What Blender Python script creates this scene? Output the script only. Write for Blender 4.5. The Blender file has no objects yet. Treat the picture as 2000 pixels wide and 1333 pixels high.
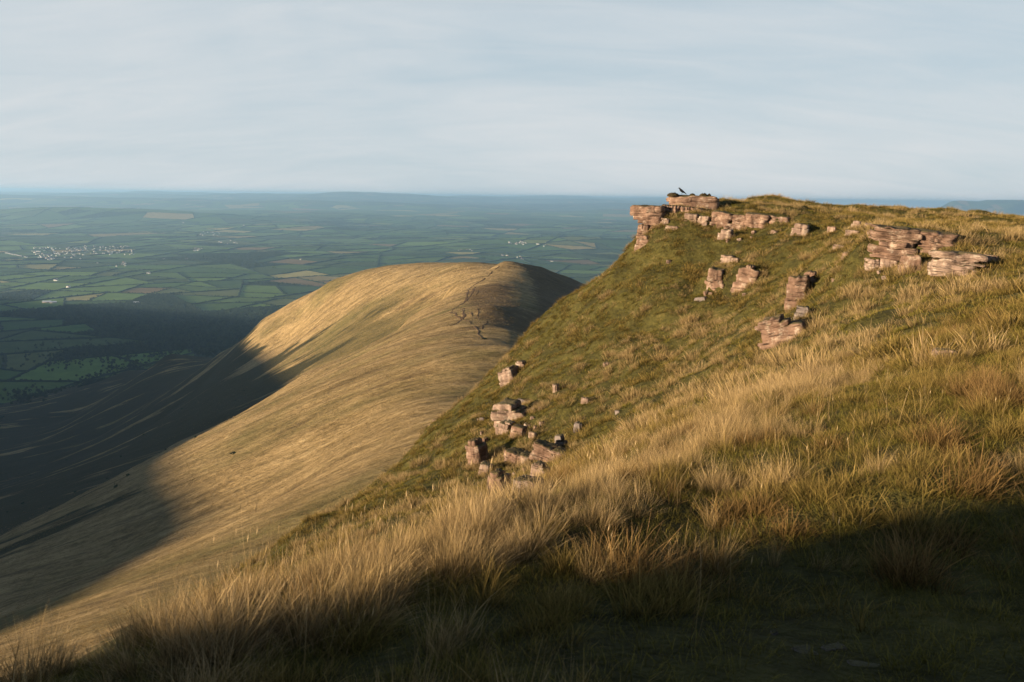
import bpy, bmesh, math, random
import numpy as np
from mathutils import Vector, Matrix, Euler

random.seed(7)
RNG = np.random.default_rng(11)
SC = bpy.context.scene
COL = SC.collection
R = math.radians

# ------------------------------------------------------------------ camera
EYE = Vector((0.0, 0.0, 0.0))          # eye height is the zero level of the whole model
FPX = 1540.0                           # focal length in photo pixels (2000 wide)
HORIZON = 384.0
ROLL = R(0.75)                         # the photograph leans a little: the horizon drops to the right
PITCH = math.atan((666.5 - HORIZON) / FPX)
cam_d = bpy.data.cameras.new("camera")
cam_d.sensor_width = 36.0
cam_d.lens = 36.0 * FPX / 2000.0
cam_d.clip_start = 0.05
cam_d.clip_end = 200000.0
cam_d.dof.use_dof = True
cam_d.dof.focus_distance = 48.0
cam_d.dof.aperture_fstop = 5.0
cam = bpy.data.objects.new("camera", cam_d)
COL.objects.link(cam)
cam.location = EYE
cam.rotation_euler = (Matrix.Rotation(math.pi / 2 - PITCH, 3, 'X') @ Matrix.Rotation(ROLL, 3, 'Z')).to_euler()
SC.camera = cam

# ------------------------------------------------------------------ light
SUN_EL = R(8.5)
SUN_AZ = math.atan2(-0.88, -0.47)      # compass-like angle from +Y towards +X
sun_dir = Vector((math.sin(SUN_AZ) * math.cos(SUN_EL), math.cos(SUN_AZ) * math.cos(SUN_EL), math.sin(SUN_EL)))
sl = bpy.data.lights.new("sun", 'SUN')
sl.energy = 5.0
sl.angle = R(1.0)
sl.color = (1.0, 0.78, 0.53)
so = bpy.data.objects.new("sun", sl)
COL.objects.link(so)
so.rotation_euler = sun_dir.to_track_quat('Z', 'Y').to_euler()
so.location = (-30, -20, 40)

SC.view_settings.view_transform = 'Standard'
SC.view_settings.look = 'None'
SC.view_settings.exposure = 1.3
SC.view_settings.gamma = 1.0
SC.view_settings.use_curve_mapping = False
SC.render.engine = 'CYCLES'
SC.cycles.use_denoising = True
try:
    SC.cycles.denoiser = 'OPENIMAGEDENOISE'
except Exception:
    pass
SC.cycles.max_bounces = 6
SC.cycles.diffuse_bounces = 3
SC.cycles.glossy_bounces = 2
SC.cycles.transmission_bounces = 3
SC.cycles.volume_bounces = 2
SC.cycles.transparent_max_bounces = 8
SC.cycles.caustics_reflective = False
SC.cycles.caustics_refractive = False


class NT:
    """tiny node-tree writer"""
    def __init__(self, tree):
        self.t = tree
        tree.nodes.clear()

    def n(self, typ, **kw):
        nd = self.t.nodes.new(typ)
        for k, v in kw.items():
            if k == 'inp':
                for a, b in v.items():
                    nd.inputs[a].default_value = b
            else:
                setattr(nd, k, v)
        return nd

    def l(self, a, b):
        self.t.links.new(a, b)

    def math(self, op, a, b=None, clamp=False):
        nd = self.n('ShaderNodeMath', operation=op, use_clamp=clamp)
        for i, x in enumerate((a, b)):
            if x is None:
                continue
            if isinstance(x, (int, float)):
                nd.inputs[i].default_value = x
            else:
                self.l(x, nd.inputs[i])
        return nd.outputs[0]

    def ramp(self, fac, stops, interp='LINEAR'):
        nd = self.n('ShaderNodeValToRGB')
        cr = nd.color_ramp
        cr.interpolation = interp
        while len(cr.elements) < len(stops):
            cr.elements.new(0.5)
        for e, (p, c) in zip(cr.elements, stops):
            e.position = p
            e.color = (*c, 1) if len(c) == 3 else c
        self.l(fac, nd.inputs[0])
        return nd.outputs[0]

    def mix(self, fac, a, b, blend='MIX'):
        nd = self.n('ShaderNodeMix', data_type='RGBA', blend_type=blend)
        for sock, x in ((nd.inputs[0], fac), (nd.inputs[6], a), (nd.inputs[7], b)):
            if isinstance(x, (int, float)):
                sock.default_value = x
            elif isinstance(x, tuple):
                sock.default_value = (*x, 1) if len(x) == 3 else x
            else:
                self.l(x, sock)
        return nd.outputs[2]

    def noise(self, vec, scale, detail=4, rough=0.55, dist=0.0):
        nd = self.n('ShaderNodeTexNoise', inp={'Scale': scale, 'Detail': detail, 'Roughness': rough, 'Distortion': dist})
        if vec is not None:
            self.l(vec, nd.inputs['Vector'])
        return nd.outputs[0]

    def mapping(self, vec, scale=(1, 1, 1), rot=(0, 0, 0), loc=(0, 0, 0)):
        nd = self.n('ShaderNodeMapping', inp={'Scale': scale, 'Rotation': rot, 'Location': loc})
        self.l(vec, nd.inputs[0])
        return nd.outputs[0]


def material(name):
    m = bpy.data.materials.new(name)
    m.use_nodes = True
    return m, NT(m.node_tree)


# ------------------------------------------------------------------ sky
world = bpy.data.worlds.new("World")
SC.world = world
world.use_nodes = True
w = NT(world.node_tree)
sky = w.n('ShaderNodeTexSky', sky_type='NISHITA', sun_disc=False, sun_elevation=SUN_EL, sun_rotation=SUN_AZ,
          altitude=900.0, air_density=1.0, dust_density=0.6, ozone_density=2.0)
tc = w.n('ShaderNodeTexCoord')
sep = w.n('ShaderNodeSeparateXYZ')
w.l(tc.outputs['Generated'], sep.inputs[0])
zz = w.math('ADD', w.math('MAXIMUM', sep.outputs[2], 0.0), 0.30)
comb = w.n('ShaderNodeCombineXYZ')
w.l(w.math('DIVIDE', sep.outputs[0], zz), comb.inputs[0])
w.l(w.math('DIVIDE', sep.outputs[1], zz), comb.inputs[1])
c1 = w.noise(w.mapping(comb.outputs[0], (0.5, 0.9, 1), (0, 0, R(-24))), 1.0, 6, 0.5, 0.7)
c2 = w.noise(w.mapping(comb.outputs[0], (0.7, 2.8, 1), (0, 0, R(-32))), 2.2, 8, 0.62, 1.0)
cs = w.math('ADD', w.math('MULTIPLY', c1, 0.72), w.math('MULTIPLY', c2, 0.28))
cm = w.ramp(cs, [(0.34, (0.0, 0, 0)), (0.64, (1, 1, 1))])
# thin high cloud thickens towards the horizon, opens towards the zenith
low = w.ramp(sep.outputs[2], [(0.0, (1, 1, 1)), (0.21, (0.95, 0.95, 0.95)), (0.31, (0.32, 0.32, 0.32)), (0.45, (0.05, 0.05, 0.05))])
veil = w.math('MULTIPLY', 0.93, low, True)
skyc = w.mix(veil, sky.outputs[0], (4.32, 5.17, 5.72))
skyc = w.mix(w.math('MULTIPLY', w.math('MULTIPLY', cm, 0.95), low, True), skyc, (6.1, 6.2, 6.3))
bg = w.n('ShaderNodeBackground')
w.l(skyc, bg.inputs[0])
bg.inputs[1].default_value = 0.05
wo = w.n('ShaderNodeOutputWorld')
w.l(bg.outputs[0], wo.inputs[0])


# ------------------------------------------------------------------ helpers
def tag(o, label=None, cat=None, group=None, kind=None):
    if label: o['label'] = label
    if cat: o['category'] = cat
    if group: o['group'] = group
    if kind: o['kind'] = kind
    return o


def link(name, mesh, mats=(), parent=None):
    o = bpy.data.objects.new(name, mesh)
    COL.objects.link(o)
    for m in mats:
        if m.name not in [x.name for x in mesh.materials if x]:
            mesh.materials.append(m)
    if parent:
        o.parent = parent
    return o


def empty(name, loc, rz=0.0):
    o = bpy.data.objects.new(name, None)
    COL.objects.link(o)
    o.location = loc
    o.rotation_euler = (0, 0, rz)
    o.empty_display_size = 0.3
    return o


def mesh_np(name, verts, faces, smooth=True, mat_idx=None):
    """verts (n,3) array, faces list of equal-length rows (array) or ragged list"""
    me = bpy.data.meshes.new(name)
    verts = np.asarray(verts, dtype=np.float32)
    if isinstance(faces, np.ndarray):
        k = faces.shape[1]
        nf = faces.shape[0]
        loops = faces.astype(np.int32).ravel()
        starts = np.arange(nf, dtype=np.int32) * k
    else:
        nf = len(faces)
        lens = np.array([len(f) for f in faces], dtype=np.int32)
        loops = np.fromiter((i for f in faces for i in f), dtype=np.int32)
        starts = np.concatenate(([0], np.cumsum(lens)[:-1])).astype(np.int32)
    me.vertices.add(len(verts))
    me.vertices.foreach_set('co', verts.ravel())
    me.loops.add(len(loops))
    me.loops.foreach_set('vertex_index', loops)
    me.polygons.add(nf)
    me.polygons.foreach_set('loop_start', starts)
    if smooth:
        me.polygons.foreach_set('use_smooth', np.ones(nf, dtype=bool))
    if mat_idx is not None:
        me.polygons.foreach_set('material_index', np.asarray(mat_idx, dtype=np.int32))
    me.update(calc_edges=True)
    me.validate()
    return me


def fattr(me, name, data, dom='POINT', typ='FLOAT'):
    a = me.attributes.new(name, typ, dom)
    d = np.asarray(data, dtype=np.float32)
    a.data.foreach_set({'FLOAT': 'value', 'FLOAT_VECTOR': 'vector', 'FLOAT_COLOR': 'color'}[typ], d.ravel())


def iattr(me, name, data):
    a = me.attributes.new(name, 'INT', 'POINT')
    a.data.foreach_set('value', np.asarray(data, dtype=np.int32))


def hash2(ix, iy, seed):
    h = (ix.astype(np.int64) * 374761393 + iy.astype(np.int64) * 668265263 + seed * 974711) & 0x7fffffff
    h = ((h ^ (h >> 13)) * 1274126177) & 0x7fffffff
    h = h ^ (h >> 16)
    return (h & 0xffff) / 65535.0


def vnoise(x, y, seed=0):
    ix, iy = np.floor(x), np.floor(y)
    fx, fy = x - ix, y - iy
    fx = fx * fx * fx * (fx * (fx * 6 - 15) + 10)
    fy = fy * fy * fy * (fy * (fy * 6 - 15) + 10)
    a = hash2(ix, iy, seed); b = hash2(ix + 1, iy, seed)
    c = hash2(ix, iy + 1, seed); d = hash2(ix + 1, iy + 1, seed)
    return (a * (1 - fx) + b * fx) * (1 - fy) + (c * (1 - fx) + d * fx) * fy


def fbm(x, y, seed=0, octv=4, gain=0.5):
    s = 0; amp = 1; tot = 0
    for k in range(octv):
        ca, sa = math.cos(0.7 * k + 0.3), math.sin(0.7 * k + 0.3)
        s = s + amp * vnoise((x * ca - y * sa) * 2 ** k + 17.3 * k, (x * sa + y * ca) * 2 ** k - 9.1 * k, seed + k)
        tot += amp
        amp *= gain
    return s / tot - 0.5          # about -0.5 .. 0.5


def sstep(a, b, x):
    t = np.clip((x - a) / (b - a), 0, 1)
    return t * t * (3 - 2 * t)


CP, SP = math.cos(PITCH), math.sin(PITCH)


def ray(u, v):
    a = (u - 1000.0) / FPX
    b = (666.5 - v) / FPX
    a, b = a * math.cos(ROLL) - b * math.sin(ROLL), a * math.sin(ROLL) + b * math.cos(ROLL)
    d = np.array([a, CP + b * SP, -SP + b * CP])
    return d


def pix(u, v, Y):
    d = ray(u, v)
    return d * (Y / d[1])


def project(P):
    P = np.asarray(P, dtype=float)
    f = P[..., 1] * CP - P[..., 2] * SP
    up = P[..., 1] * SP + P[..., 2] * CP
    f = np.where(np.abs(f) < 1e-6, 1e-6, f)
    x_ = P[..., 0] * math.cos(ROLL) + up * math.sin(ROLL)
    y_ = -P[..., 0] * math.sin(ROLL) + up * math.cos(ROLL)
    return 1000 + FPX * x_ / f, 666.5 - FPX * y_ / f, f


class TPS:
    """thin-plate height surface through control points"""
    def __init__(self, pts, scale, smooth=1e-4):
        P = np.asarray(pts, dtype=float)
        self.s = scale
        self.X = P[:, :2] / scale
        n = len(P)
        K = self.k(np.linalg.norm(self.X[:, None] - self.X[None], axis=2)) + np.eye(n) * smooth
        A = np.zeros((n + 3, n + 3))
        A[:n, :n] = K
        A[:n, n] = 1; A[:n, n + 1:] = self.X
        A[n, :n] = 1; A[n + 1:, :n] = self.X.T
        b = np.zeros(n + 3); b[:n] = P[:, 2]
        self.w = np.linalg.solve(A, b)

    @staticmethod
    def k(r):
        return r

    def __call__(self, x, y):
        sh = x.shape
        q = np.stack([x.ravel(), y.ravel()], 1) / self.s
        out = np.empty(len(q))
        n = len(self.X)
        for i in range(0, len(q), 20000):
            qq = q[i:i + 20000]
            r = np.sqrt(((qq[:, None, :] - self.X[None]) ** 2).sum(2))
            out[i:i + 20000] = self.k(r) @ self.w[:n] + self.w[n] + qq @ self.w[n + 1:]
        return out.reshape(sh)


class TPSmooth(TPS):
    @staticmethod
    def k(r):
        return np.where(r > 1e-9, r * r * np.log(np.maximum(r, 1e-9)), 0.0)


# ------------------------------------------------------------------ the valley floor height
def valley_z(x, y):
    d = np.sqrt(x * x + y * y)
    z = -600.0 + 0 * x
    z = z + 105 * fbm(x / 2600, y / 2300, 3, 3) * sstep(2500, 6000, d)
    z = z + 150 * fbm(x / 7000 + 3, y / 5200, 9, 4) * sstep(8500, 17000, d)
    lf = sstep(0.42, 0.22, x / np.maximum(y, 1))
    z = z + 330 * np.clip((d - 9500) / 33000, 0, 1.3) * lf - (1 - lf) * d * d / 1.35e7
    z = z + 330 * np.clip(fbm(x / 8000 + 11, y / 4200, 21, 4) * 2 + 0.15, 0, 1) * sstep(16000, 30000, d) * lf
    # a knoll of fields right of the ridge and a wooded rise on the far left
    z = z + 95 * np.exp(-(((x - 900) / 1500) ** 2 + ((y - 9800) / 800) ** 2))
    z = z + 190 * np.exp(-(((x + 8200) / 3000) ** 2 + ((y - 15500) / 900) ** 2))
    z = z + 210 * np.exp(-(((x + 6500) / 4500) ** 2 + ((y - 36000) / 2500) ** 2))
    return z


# ------------------------------------------------------------------ mid terrain: the golden ridge
MP = [pix(*t) for t in [
    (1000, 680, 450), (960, 600, 620), (972, 558, 800), (985, 510, 960), (1055, 520, 985), (1120, 548, 1040),
    (900, 740, 400), (800, 800, 350), (600, 900, 350), (700, 700, 620), (600, 730, 690), (800, 622, 800), (880, 560, 900),
    (500, 800, 620), (350, 862, 680), (200, 950, 650), (0, 1050, 570), (300, 900, 500), (200, 1100, 330), (500, 1000, 300),
    (700, 950, 230), (500, 1090, 180),
    (900, 516, 1120), (800, 518, 1240), (720, 528, 1280), (640, 553, 1310), (560, 597, 1360), (515, 622, 1400),
    (745, 600, 1100), (640, 648, 1150), (560, 668, 1250), (520, 720, 1150),
    (430, 690, 1500), (400, 750, 1350), (300, 830, 1300), (330, 690, 1850), (250, 722, 2150), (100, 850, 1700), (0, 950, 1250), (200, 850, 1500),
    (1000, 600, 655), (1050, 602, 700), (1090, 610, 740), (1030, 560, 850), (1080, 566, 900), (1005, 650, 540), (1030, 660, 560),
]]
MP += [np.array(p, float) for p in [
    (0, 60, -16), (0, 100, -40), (3, 200, -70), (0, 300, -83), (-20, 100, -47), (-60, 100, -64), (-30, 40, -33), (-70, 30, -52), (-120, 0, -75),
    (-160, 120, -105), (-250, 100, -150), (-300, 250, -190), (-60, 200, -92),
    (60, 100, -50), (80, 200, -110), (60, 300, -120), (60, 450, -130), (120, 620, -165), (150, 800, -165), (200, 1000, -165), (300, 1200, -260),
    (200, 200, -170), (300, 400, -290), (400, 700, -330), (500, 1000, -350),
    (20, 20, -2), (60, 60, -3.5), (60, 0, -2), (0, -40, 1), (100, 50, -8), (150, 0, -12), (60, -80, 1), (-40, -40, -8), (150, 70, -40), (250, -50, -45), (100, -200, -5), (-60, -120, -15), (0, -300, -20),
    (-185, 790, -222), (-245, 840, -244), (-130, 900, -194), (-95, 980, -156), (-300, 900, -275),
    (-150, 1550, -190), (-330, 1650, -280), (50, 1450, -190), (-450, 2000, -480), (0, 2300, -560), (300, 1700, -420), (600, 2200, -610), (-300, 2700, -640), (-700, 2300, -560),
    (-1000, 2600, -620), (-1500, 3200, -645), (-1500, 2200, -610), (-1100, 1900, -560), (-1500, 1500, -570), (-1300, 1100, -520), (-2000, 2600, -630), (-2200, 4000, -660), (0, 4000, -700), (1500, 3500, -700), (3000, 3000, -700), (1500, 1800, -620), (900, 600, -480), (900, 0, -330), (1500, 800, -600), (-600, 3500, -690),
    (-800, 700, -400), (-1000, 400, -420), (-700, 200, -330), (-600, -100, -220), (-3000, 6000, -720), (0, 6500, -760), (4000, 6500, -760), (2500, 0, -600), (2500, -1500, -600), (0, -2000, -150),
]]
mid_tps = TPS(MP, 100.0, 0.02)

# the neighbouring ridge to the west, out of the frame, whose shadow lies over the valley side
WEST = np.array([(-500, -700, 48), (-900, -350, 40), (-1250, 0, -8), (-1550, 400, -36), (-1850, 800, -42), (-2250, 1300, -95),
                 (-2750, 1900, -150), (-3350, 2600, -225), (-4050, 3400, -340), (-4750, 4300, -470)], float)


def west_ridge(x, y):
    best = np.full(x.shape, -5000.0)
    for (a, b) in zip(WEST[:-1], WEST[1:]):
        ab = b[:2] - a[:2]
        t = np.clip(((x - a[0]) * ab[0] + (y - a[1]) * ab[1]) / (ab @ ab), 0, 1)
        dx, dy = x - a[0] - t * ab[0], y - a[1] - t * ab[1]
        d = np.sqrt(dx * dx + dy * dy)
        z = a[2] + (b[2] - a[2]) * t - 0.62 * (np.sqrt(d * d + 60 ** 2) - 60)
        best = np.maximum(best, z)
    return best


def mid_z(x, y, detail=True):
    z = mid_tps(x, y)
    # soften creases
    d = np.sqrt(x * x + y * y)
    wr = west_ridge(x, y)
    z = np.maximum(z, wr)
    if detail:
        amp = sstep(70, 400, d)
        # gullies that run down the flank, and broad swells
        z = z + amp * (5.0 * fbm(x / 260, y / 90, 31, 3) + 3.2 * fbm(x / 90, y / 28, 33, 3) + 1.5 * fbm(x / 30, y / 11, 35, 3))
        z = z + sstep(60, 130, d) * 0.5 * fbm(x / 9, y / 5, 36, 3)
    return z


# ------------------------------------------------------------------ near terrain: the summit edge and its steep face
NP_ = [pix(*t) for t in [
    # foreground apron
    (1000, 1333, 2.45), (1300, 1333, 2.42), (1700, 1333, 2.42), (2000, 1333, 2.42), (700, 1333, 2.6), (300, 1333, 2.9), (0, 1333, 3.0),
    (0, 1345, 3.2), (300, 1245, 3.8), (560, 1165, 4.5), (760, 1095, 5.2), (900, 1045, 5.9), (1100, 980, 7.0), (1240, 910, 8.6), (1400, 815, 11.5), (1560, 718, 15.5), (1650, 652, 19.5),
    (800, 1200, 3.6), (1100, 1150, 3.9), (1500, 1150, 3.7), (1900, 1150, 3.5), (1300, 1000, 5.2), (1600, 950, 5.3), (1950, 950, 4.8), (1500, 860, 8.0), (1700, 800, 8.5), (1950, 780, 7.6),
    (1700, 700, 13.5), (1900, 660, 12.5), (1750, 610, 18.5), (1950, 570, 18), (1750, 545, 25), (1900, 535, 23.5),
    # top of the face and the summit plateau
    (1264, 414, 52), (1310, 404, 53), (1400, 396, 55), (1500, 396, 56), (1600, 412, 52), (1690, 440, 38), (1760, 446, 30), (1860, 474, 27.5), (1960, 492, 26),
    (1400, 388, 60), (1450, 390, 68), (1560, 400, 70), (1650, 420, 60), (1800, 440, 52), (2000, 460, 42), (1900, 476, 34),
    # the face, row by row
    (1258, 484, 50), (1350, 480, 48.5), (1450, 472, 47), (1550, 482, 42.5), (1640, 512, 33.5),
    (1170, 565, 49.5), (1250, 570, 46), (1350, 570, 43.5), (1450, 570, 40.5), (1540, 570, 35), (1600, 602, 27),
    (1030, 700, 49), (1100, 700, 43.5), (1200, 700, 39), (1300, 700, 34.5), (1400, 692, 30), (1490, 660, 27),
    (965, 790, 43), (1050, 800, 36), (1150, 800, 31.5), (1250, 790, 28), (1330, 770, 25),
    (890, 860, 40), (950, 900, 31), (1050, 900, 27.5), (1150, 890, 24),
    (750, 950, 38), (800, 980, 28), (900, 965, 25), (600, 1060, 28), (650, 1050, 22.5),
    # the silhouette of the spur
    (1247, 480, 54), (1160, 556, 56), (1085, 622, 59), (1005, 692, 62), (930, 752, 56), (850, 832, 52), (770, 908, 47), (690, 968, 42), (600, 1030, 36), (520, 1085, 30),
]]
NP_ += [np.array(p, float) for p in [
    (0, 0, -1.66), (1.5, 0.8, -1.66), (3, 1.0, -1.62), (-1.2, 0.8, -1.72), (0, -3, -1.3), (4, -4, -1.3), (8, 2, -1.6), (10, -8, -1.0), (16, 4, -1.4), (25, -5, -1.0),
    (-9, -4.5, 1.55), (-8.5, -2.8, 0.9), (-8.5, -0.8, -0.8), (-7.6, 1.9, -2.4), (-6.6, 3.4, -3.1), (-5, -1.5, -0.8), (-4, 4, -3.7), (-13, -2.5, -0.5), (-14, -9, 0.4), (-5, -9, 0.7), (-20, -6, -2.8), (-11, 3.5, -3.6), (-16, 1, -2.8), (-22, 3, -6.5), (-30, -8, -8),  # unseen knoll behind-left of the camera, shaped to shade the foreground
    (-8, 8, -7.0), (-8, 14, -10.5), (-16, 12, -12.5), (-30, 10, -17), (-20, 24, -20), (-22, 40, -33), (-35, 55, -48), (-12, 56, -33), (-6, 66, -30), (-22, 70, -45),
    (1.0, 75, -24), (8, 75, -19), (12, 66, -8), (16, 62, -4), (22, 85, -8), (18, 95, -36), (35, 90, -10), (30, 72, -1.2), (21.5, 75, -0.5), (45, 75, -3.6), (60, 50, -3.6), (60, 20, -1.8), (60, 90, -18), (40, 110, -45), (40, 40, -2.5), (30, 15, -1.9), (45, 0, -1.2),
]]
# ring of mid-terrain samples so that the two sheets meet
ang = np.linspace(0, 2 * math.pi, 37)[:-1]
for rr in (112.0, 140.0):
    rx, ry = 15 + rr * np.cos(ang), 30 + rr * np.sin(ang)
    rz = mid_z(rx, ry, False)
    NP_ += [np.array(p) for p in zip(rx, ry, rz)]
near_tps = TPS(NP_, 10.0, 0.004)
GX0, GX1, GY0, GY1, GS = -62.0, 105.0, -45.0, 118.0, 0.35
gx = np.arange(GX0, GX1 + 1e-6, GS)
gy = np.arange(GY0, GY1 + 1e-6, GS)
XX, YY = np.meshgrid(gx, gy)
ZN = near_tps(XX, YY)


def blur(z, k):
    for _ in range(k):
        z = (np.pad(z, 1, mode='edge')[:-2, 1:-1] + np.pad(z, 1, mode='edge')[2:, 1:-1] + np.pad(z, 1, mode='edge')[1:-1, :-2] + np.pad(z, 1, mode='edge')[1:-1, 2:] + 4 * z) / 8
    return z


dcam = np.sqrt(XX ** 2 + YY ** 2)
wfar = sstep(14, 30, dcam)
ZN = blur(ZN, 3) * (1 - wfar) + blur(ZN, 14) * wfar
gyy, gxx = np.gradient(ZN, GS)
steep_ = sstep(0.25, 0.6, np.hypot(gxx, gyy))
# hummocks: small near the feet, larger on the face
ZN = ZN + (0.40 + 0.6 * sstep(-4.5, -6.5, XX) * sstep(8, 4, YY)) * fbm(XX / 1.3, YY / 1.3, 41, 3) * sstep(2.5, 6, dcam) + ((0.5 + 1.1 * steep_) * fbm(XX / 4.5, YY / 4.5, 43, 4) + 0.5 * fbm(XX / 1.6, YY / 1.6, 44, 3)) * sstep(16, 34, dcam) + 0.05 * fbm(XX / 0.5, YY / 0.5, 47, 2)
# the grassed cairn mound on the summit skyline
cm_ = pix(1512, 384, 74)
ZN = ZN + 0.42 * np.exp(-(((XX - cm_[0]) / 3.4) ** 2 + ((YY - cm_[1]) / 3.0) ** 2))
ctr = np.sqrt((XX - 15) ** 2 + (YY - 30) ** 2)
edge = np.minimum(np.minimum(XX - GX0, GX1 - XX), np.minimum(YY - GY0, GY1 - YY))
wb = sstep(0, 22, edge)
ZN = ZN * wb + mid_z(XX, YY) * (1 - wb)


def near_z(x, y):
    x = np.asarray(x, float); y = np.asarray(y, float)
    i = np.clip((x - GX0) / GS, 0, len(gx) - 1.001); j = np.clip((y - GY0) / GS, 0, len(gy) - 1.001)
    i0 = i.astype(int); j0 = j.astype(int); fi = i - i0; fj = j - j0
    return (ZN[j0, i0] * (1 - fi) + ZN[j0, i0 + 1] * fi) * (1 - fj) + (ZN[j0 + 1, i0] * (1 - fi) + ZN[j0 + 1, i0 + 1] * fi) * fj


def near_n(x, y, e=0.5):
    dzx = (near_z(x + e, y) - near_z(x - e, y)) / (2 * e)
    dzy = (near_z(x, y + e) - near_z(x, y - e)) / (2 * e)
    n = np.stack([-dzx, -dzy, np.ones_like(dzx)], -1)
    return n / np.linalg.norm(n, axis=-1, keepdims=True)


def hit(u, v, ymin=2.0, ymax=117.0):
    """where the sight line through a photo pixel meets the near ground (used once, to survey the rocks' positions)"""
    d = ray(u, v)
    Y = np.arange(ymin, ymax, 0.05)
    P = d[None, :] * (Y / d[1])[:, None]
    ok = (P[:, 0] > GX0) & (P[:, 0] < GX1)
    g = near_z(P[:, 0], P[:, 1])
    idx = np.where((P[:, 2] <= g) & ok)[0]
    return P[idx[0]] if len(idx) else None


def grid_faces(nx, ny):
    a = np.arange(nx * ny).reshape(ny, nx)
    return np.stack([a[:-1, :-1].ravel(), a[:-1, 1:].ravel(), a[1:, 1:].ravel(), a[1:, :-1].ravel()], 1)

# ------------------------------------------------------------------ ground materials
def principled(t, col, rough=0.9, spec=0.2, bump=None, bstr=0.5, bdist=0.05):
    b = t.n('ShaderNodeBsdfPrincipled')
    b.inputs['Roughness'].default_value = rough
    b.inputs['Specular IOR Level'].default_value = spec
    if isinstance(col, tuple):
        b.inputs['Base Color'].default_value = (*col, 1)
    else:
        t.l(col, b.inputs['Base Color'])
    if bump is not None:
        bp = t.n('ShaderNodeBump', inp={'Strength': bstr, 'Distance': bdist})
        t.l(bump, bp.inputs['Height'])
        t.l(bp.outputs[0], b.inputs['Normal'])
    o = t.n('ShaderNodeOutputMaterial')
    t.l(b.outputs[0], o.inputs[0])
    return b


def mat_turf():
    m, t = material('hillside turf')
    p = t.n('ShaderNodeNewGeometry').outputs['Position']
    a = t.noise(p, 0.55, 5, 0.6)
    b = t.noise(p, 6.0, 4, 0.6)
    f = t.math('ADD', t.math('MULTIPLY', a, 0.6), t.math('MULTIPLY', b, 0.4))
    c = t.ramp(f, [(0.3, (0.020, 0.018, 0.009)), (0.45, (0.055, 0.050, 0.016)), (0.57, (0.095, 0.084, 0.024)), (0.72, (0.18, 0.13, 0.05))])
    h = t.math('ADD', t.noise(p, 3.0, 5, 0.65), t.math('MULTIPLY', t.noise(p, 22.0, 3, 0.6), 0.3))
    principled(t, c, 0.95, 0.1, h, 0.8, 0.25)
    return m


def mat_moor():
    """dry golden hill grass with dark bracken, painted shade and peat streaks lower down"""
    m, t = material('golden hill grass')
    p = t.n('ShaderNodeNewGeometry').outputs['Position']
    sp_ = t.n('ShaderNodeSeparateXYZ')
    t.l(p, sp_.inputs[0])
    streak = t.noise(t.mapping(p, (0.004, 0.028, 0.004), (0, 0, R(12))), 1.0, 7, 0.62, 0.4)
    fine = t.noise(t.mapping(p, (0.03, 0.12, 0.03), (0, 0, R(8))), 1.0, 6, 0.65)
    tuss = t.noise(t.mapping(p, (0.22, 0.32, 0.22)), 1.0, 7, 0.75)
    g = t.math('ADD', t.math('MULTIPLY', fine, 0.5), t.math('MULTIPLY', tuss, 0.5))
    gold = t.ramp(g, [(0.34, (0.095, 0.066, 0.026)), (0.46, (0.235, 0.165, 0.072)), (0.58, (0.40, 0.285, 0.135)), (0.70, (0.54, 0.41, 0.215))])
    brown = t.ramp(g, [(0.3, (0.05, 0.032, 0.016)), (0.6, (0.13, 0.085, 0.04)), (0.8, (0.22, 0.16, 0.075))])
    green = t.ramp(g, [(0.3, (0.06, 0.058, 0.018)), (0.7, (0.16, 0.14, 0.045))])
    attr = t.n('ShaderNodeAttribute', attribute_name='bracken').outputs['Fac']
    # bracken cover and painted flank shade break up along the fall line
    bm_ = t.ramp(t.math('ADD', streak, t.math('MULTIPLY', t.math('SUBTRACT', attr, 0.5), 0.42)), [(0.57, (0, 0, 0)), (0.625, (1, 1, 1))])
    gm = t.ramp(t.noise(t.mapping(p, (0.006, 0.012, 0.006), (0, 0, 0), (40, 10, 0)), 1.0, 5, 0.6), [(0.5, (0, 0, 0)), (0.66, (1, 1, 1))])
    c = t.mix(t.math('MULTIPLY', gm, 0.75), gold, green)
    patch = t.ramp(t.noise(t.mapping(p, (0.012, 0.05, 0.012), (0, 0, R(20)), (7, 3, 0)), 1.0, 6, 0.65), [(0.58, (0, 0, 0)), (0.68, (1, 1, 1))])
    c = t.mix(t.math('MULTIPLY', patch, 0.7), c, brown)
    hol = t.n('ShaderNodeAttribute', attribute_name='hollow').outputs['Fac']
    hm_ = t.ramp(t.math('ADD', t.math('MULTIPLY', hol, 0.8), t.math('MULTIPLY', t.math('SUBTRACT', streak, 0.5), 1.2)), [(0.3, (0, 0, 0)), (0.6, (1, 1, 1))])
    c = t.mix(t.math('MULTIPLY', hm_, 0.9), c, t.mix(0.6, brown, green))
    peat = t.n('ShaderNodeAttribute', attribute_name='peat').outputs['Fac']
    pm = t.ramp(t.math('ADD', t.math('MULTIPLY', peat, 0.8), t.math('MULTIPLY', t.math('SUBTRACT', t.noise(p, 0.12, 5, 0.7), 0.5), 0.9)), [(0.35, (0, 0, 0)), (0.6, (1, 1, 1))])
    c = t.mix(t.math('MULTIPLY', pm, 0.85), c, brown)
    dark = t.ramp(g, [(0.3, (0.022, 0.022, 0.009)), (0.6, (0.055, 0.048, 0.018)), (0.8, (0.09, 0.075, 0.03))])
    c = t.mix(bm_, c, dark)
    h = t.math('ADD', t.math('MULTIPLY', tuss, 1.0), t.math('MULTIPLY', fine, 1.6))
    principled(t, c, 0.95, 0.1, h, 1.0, 2.6)
    return m


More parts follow.
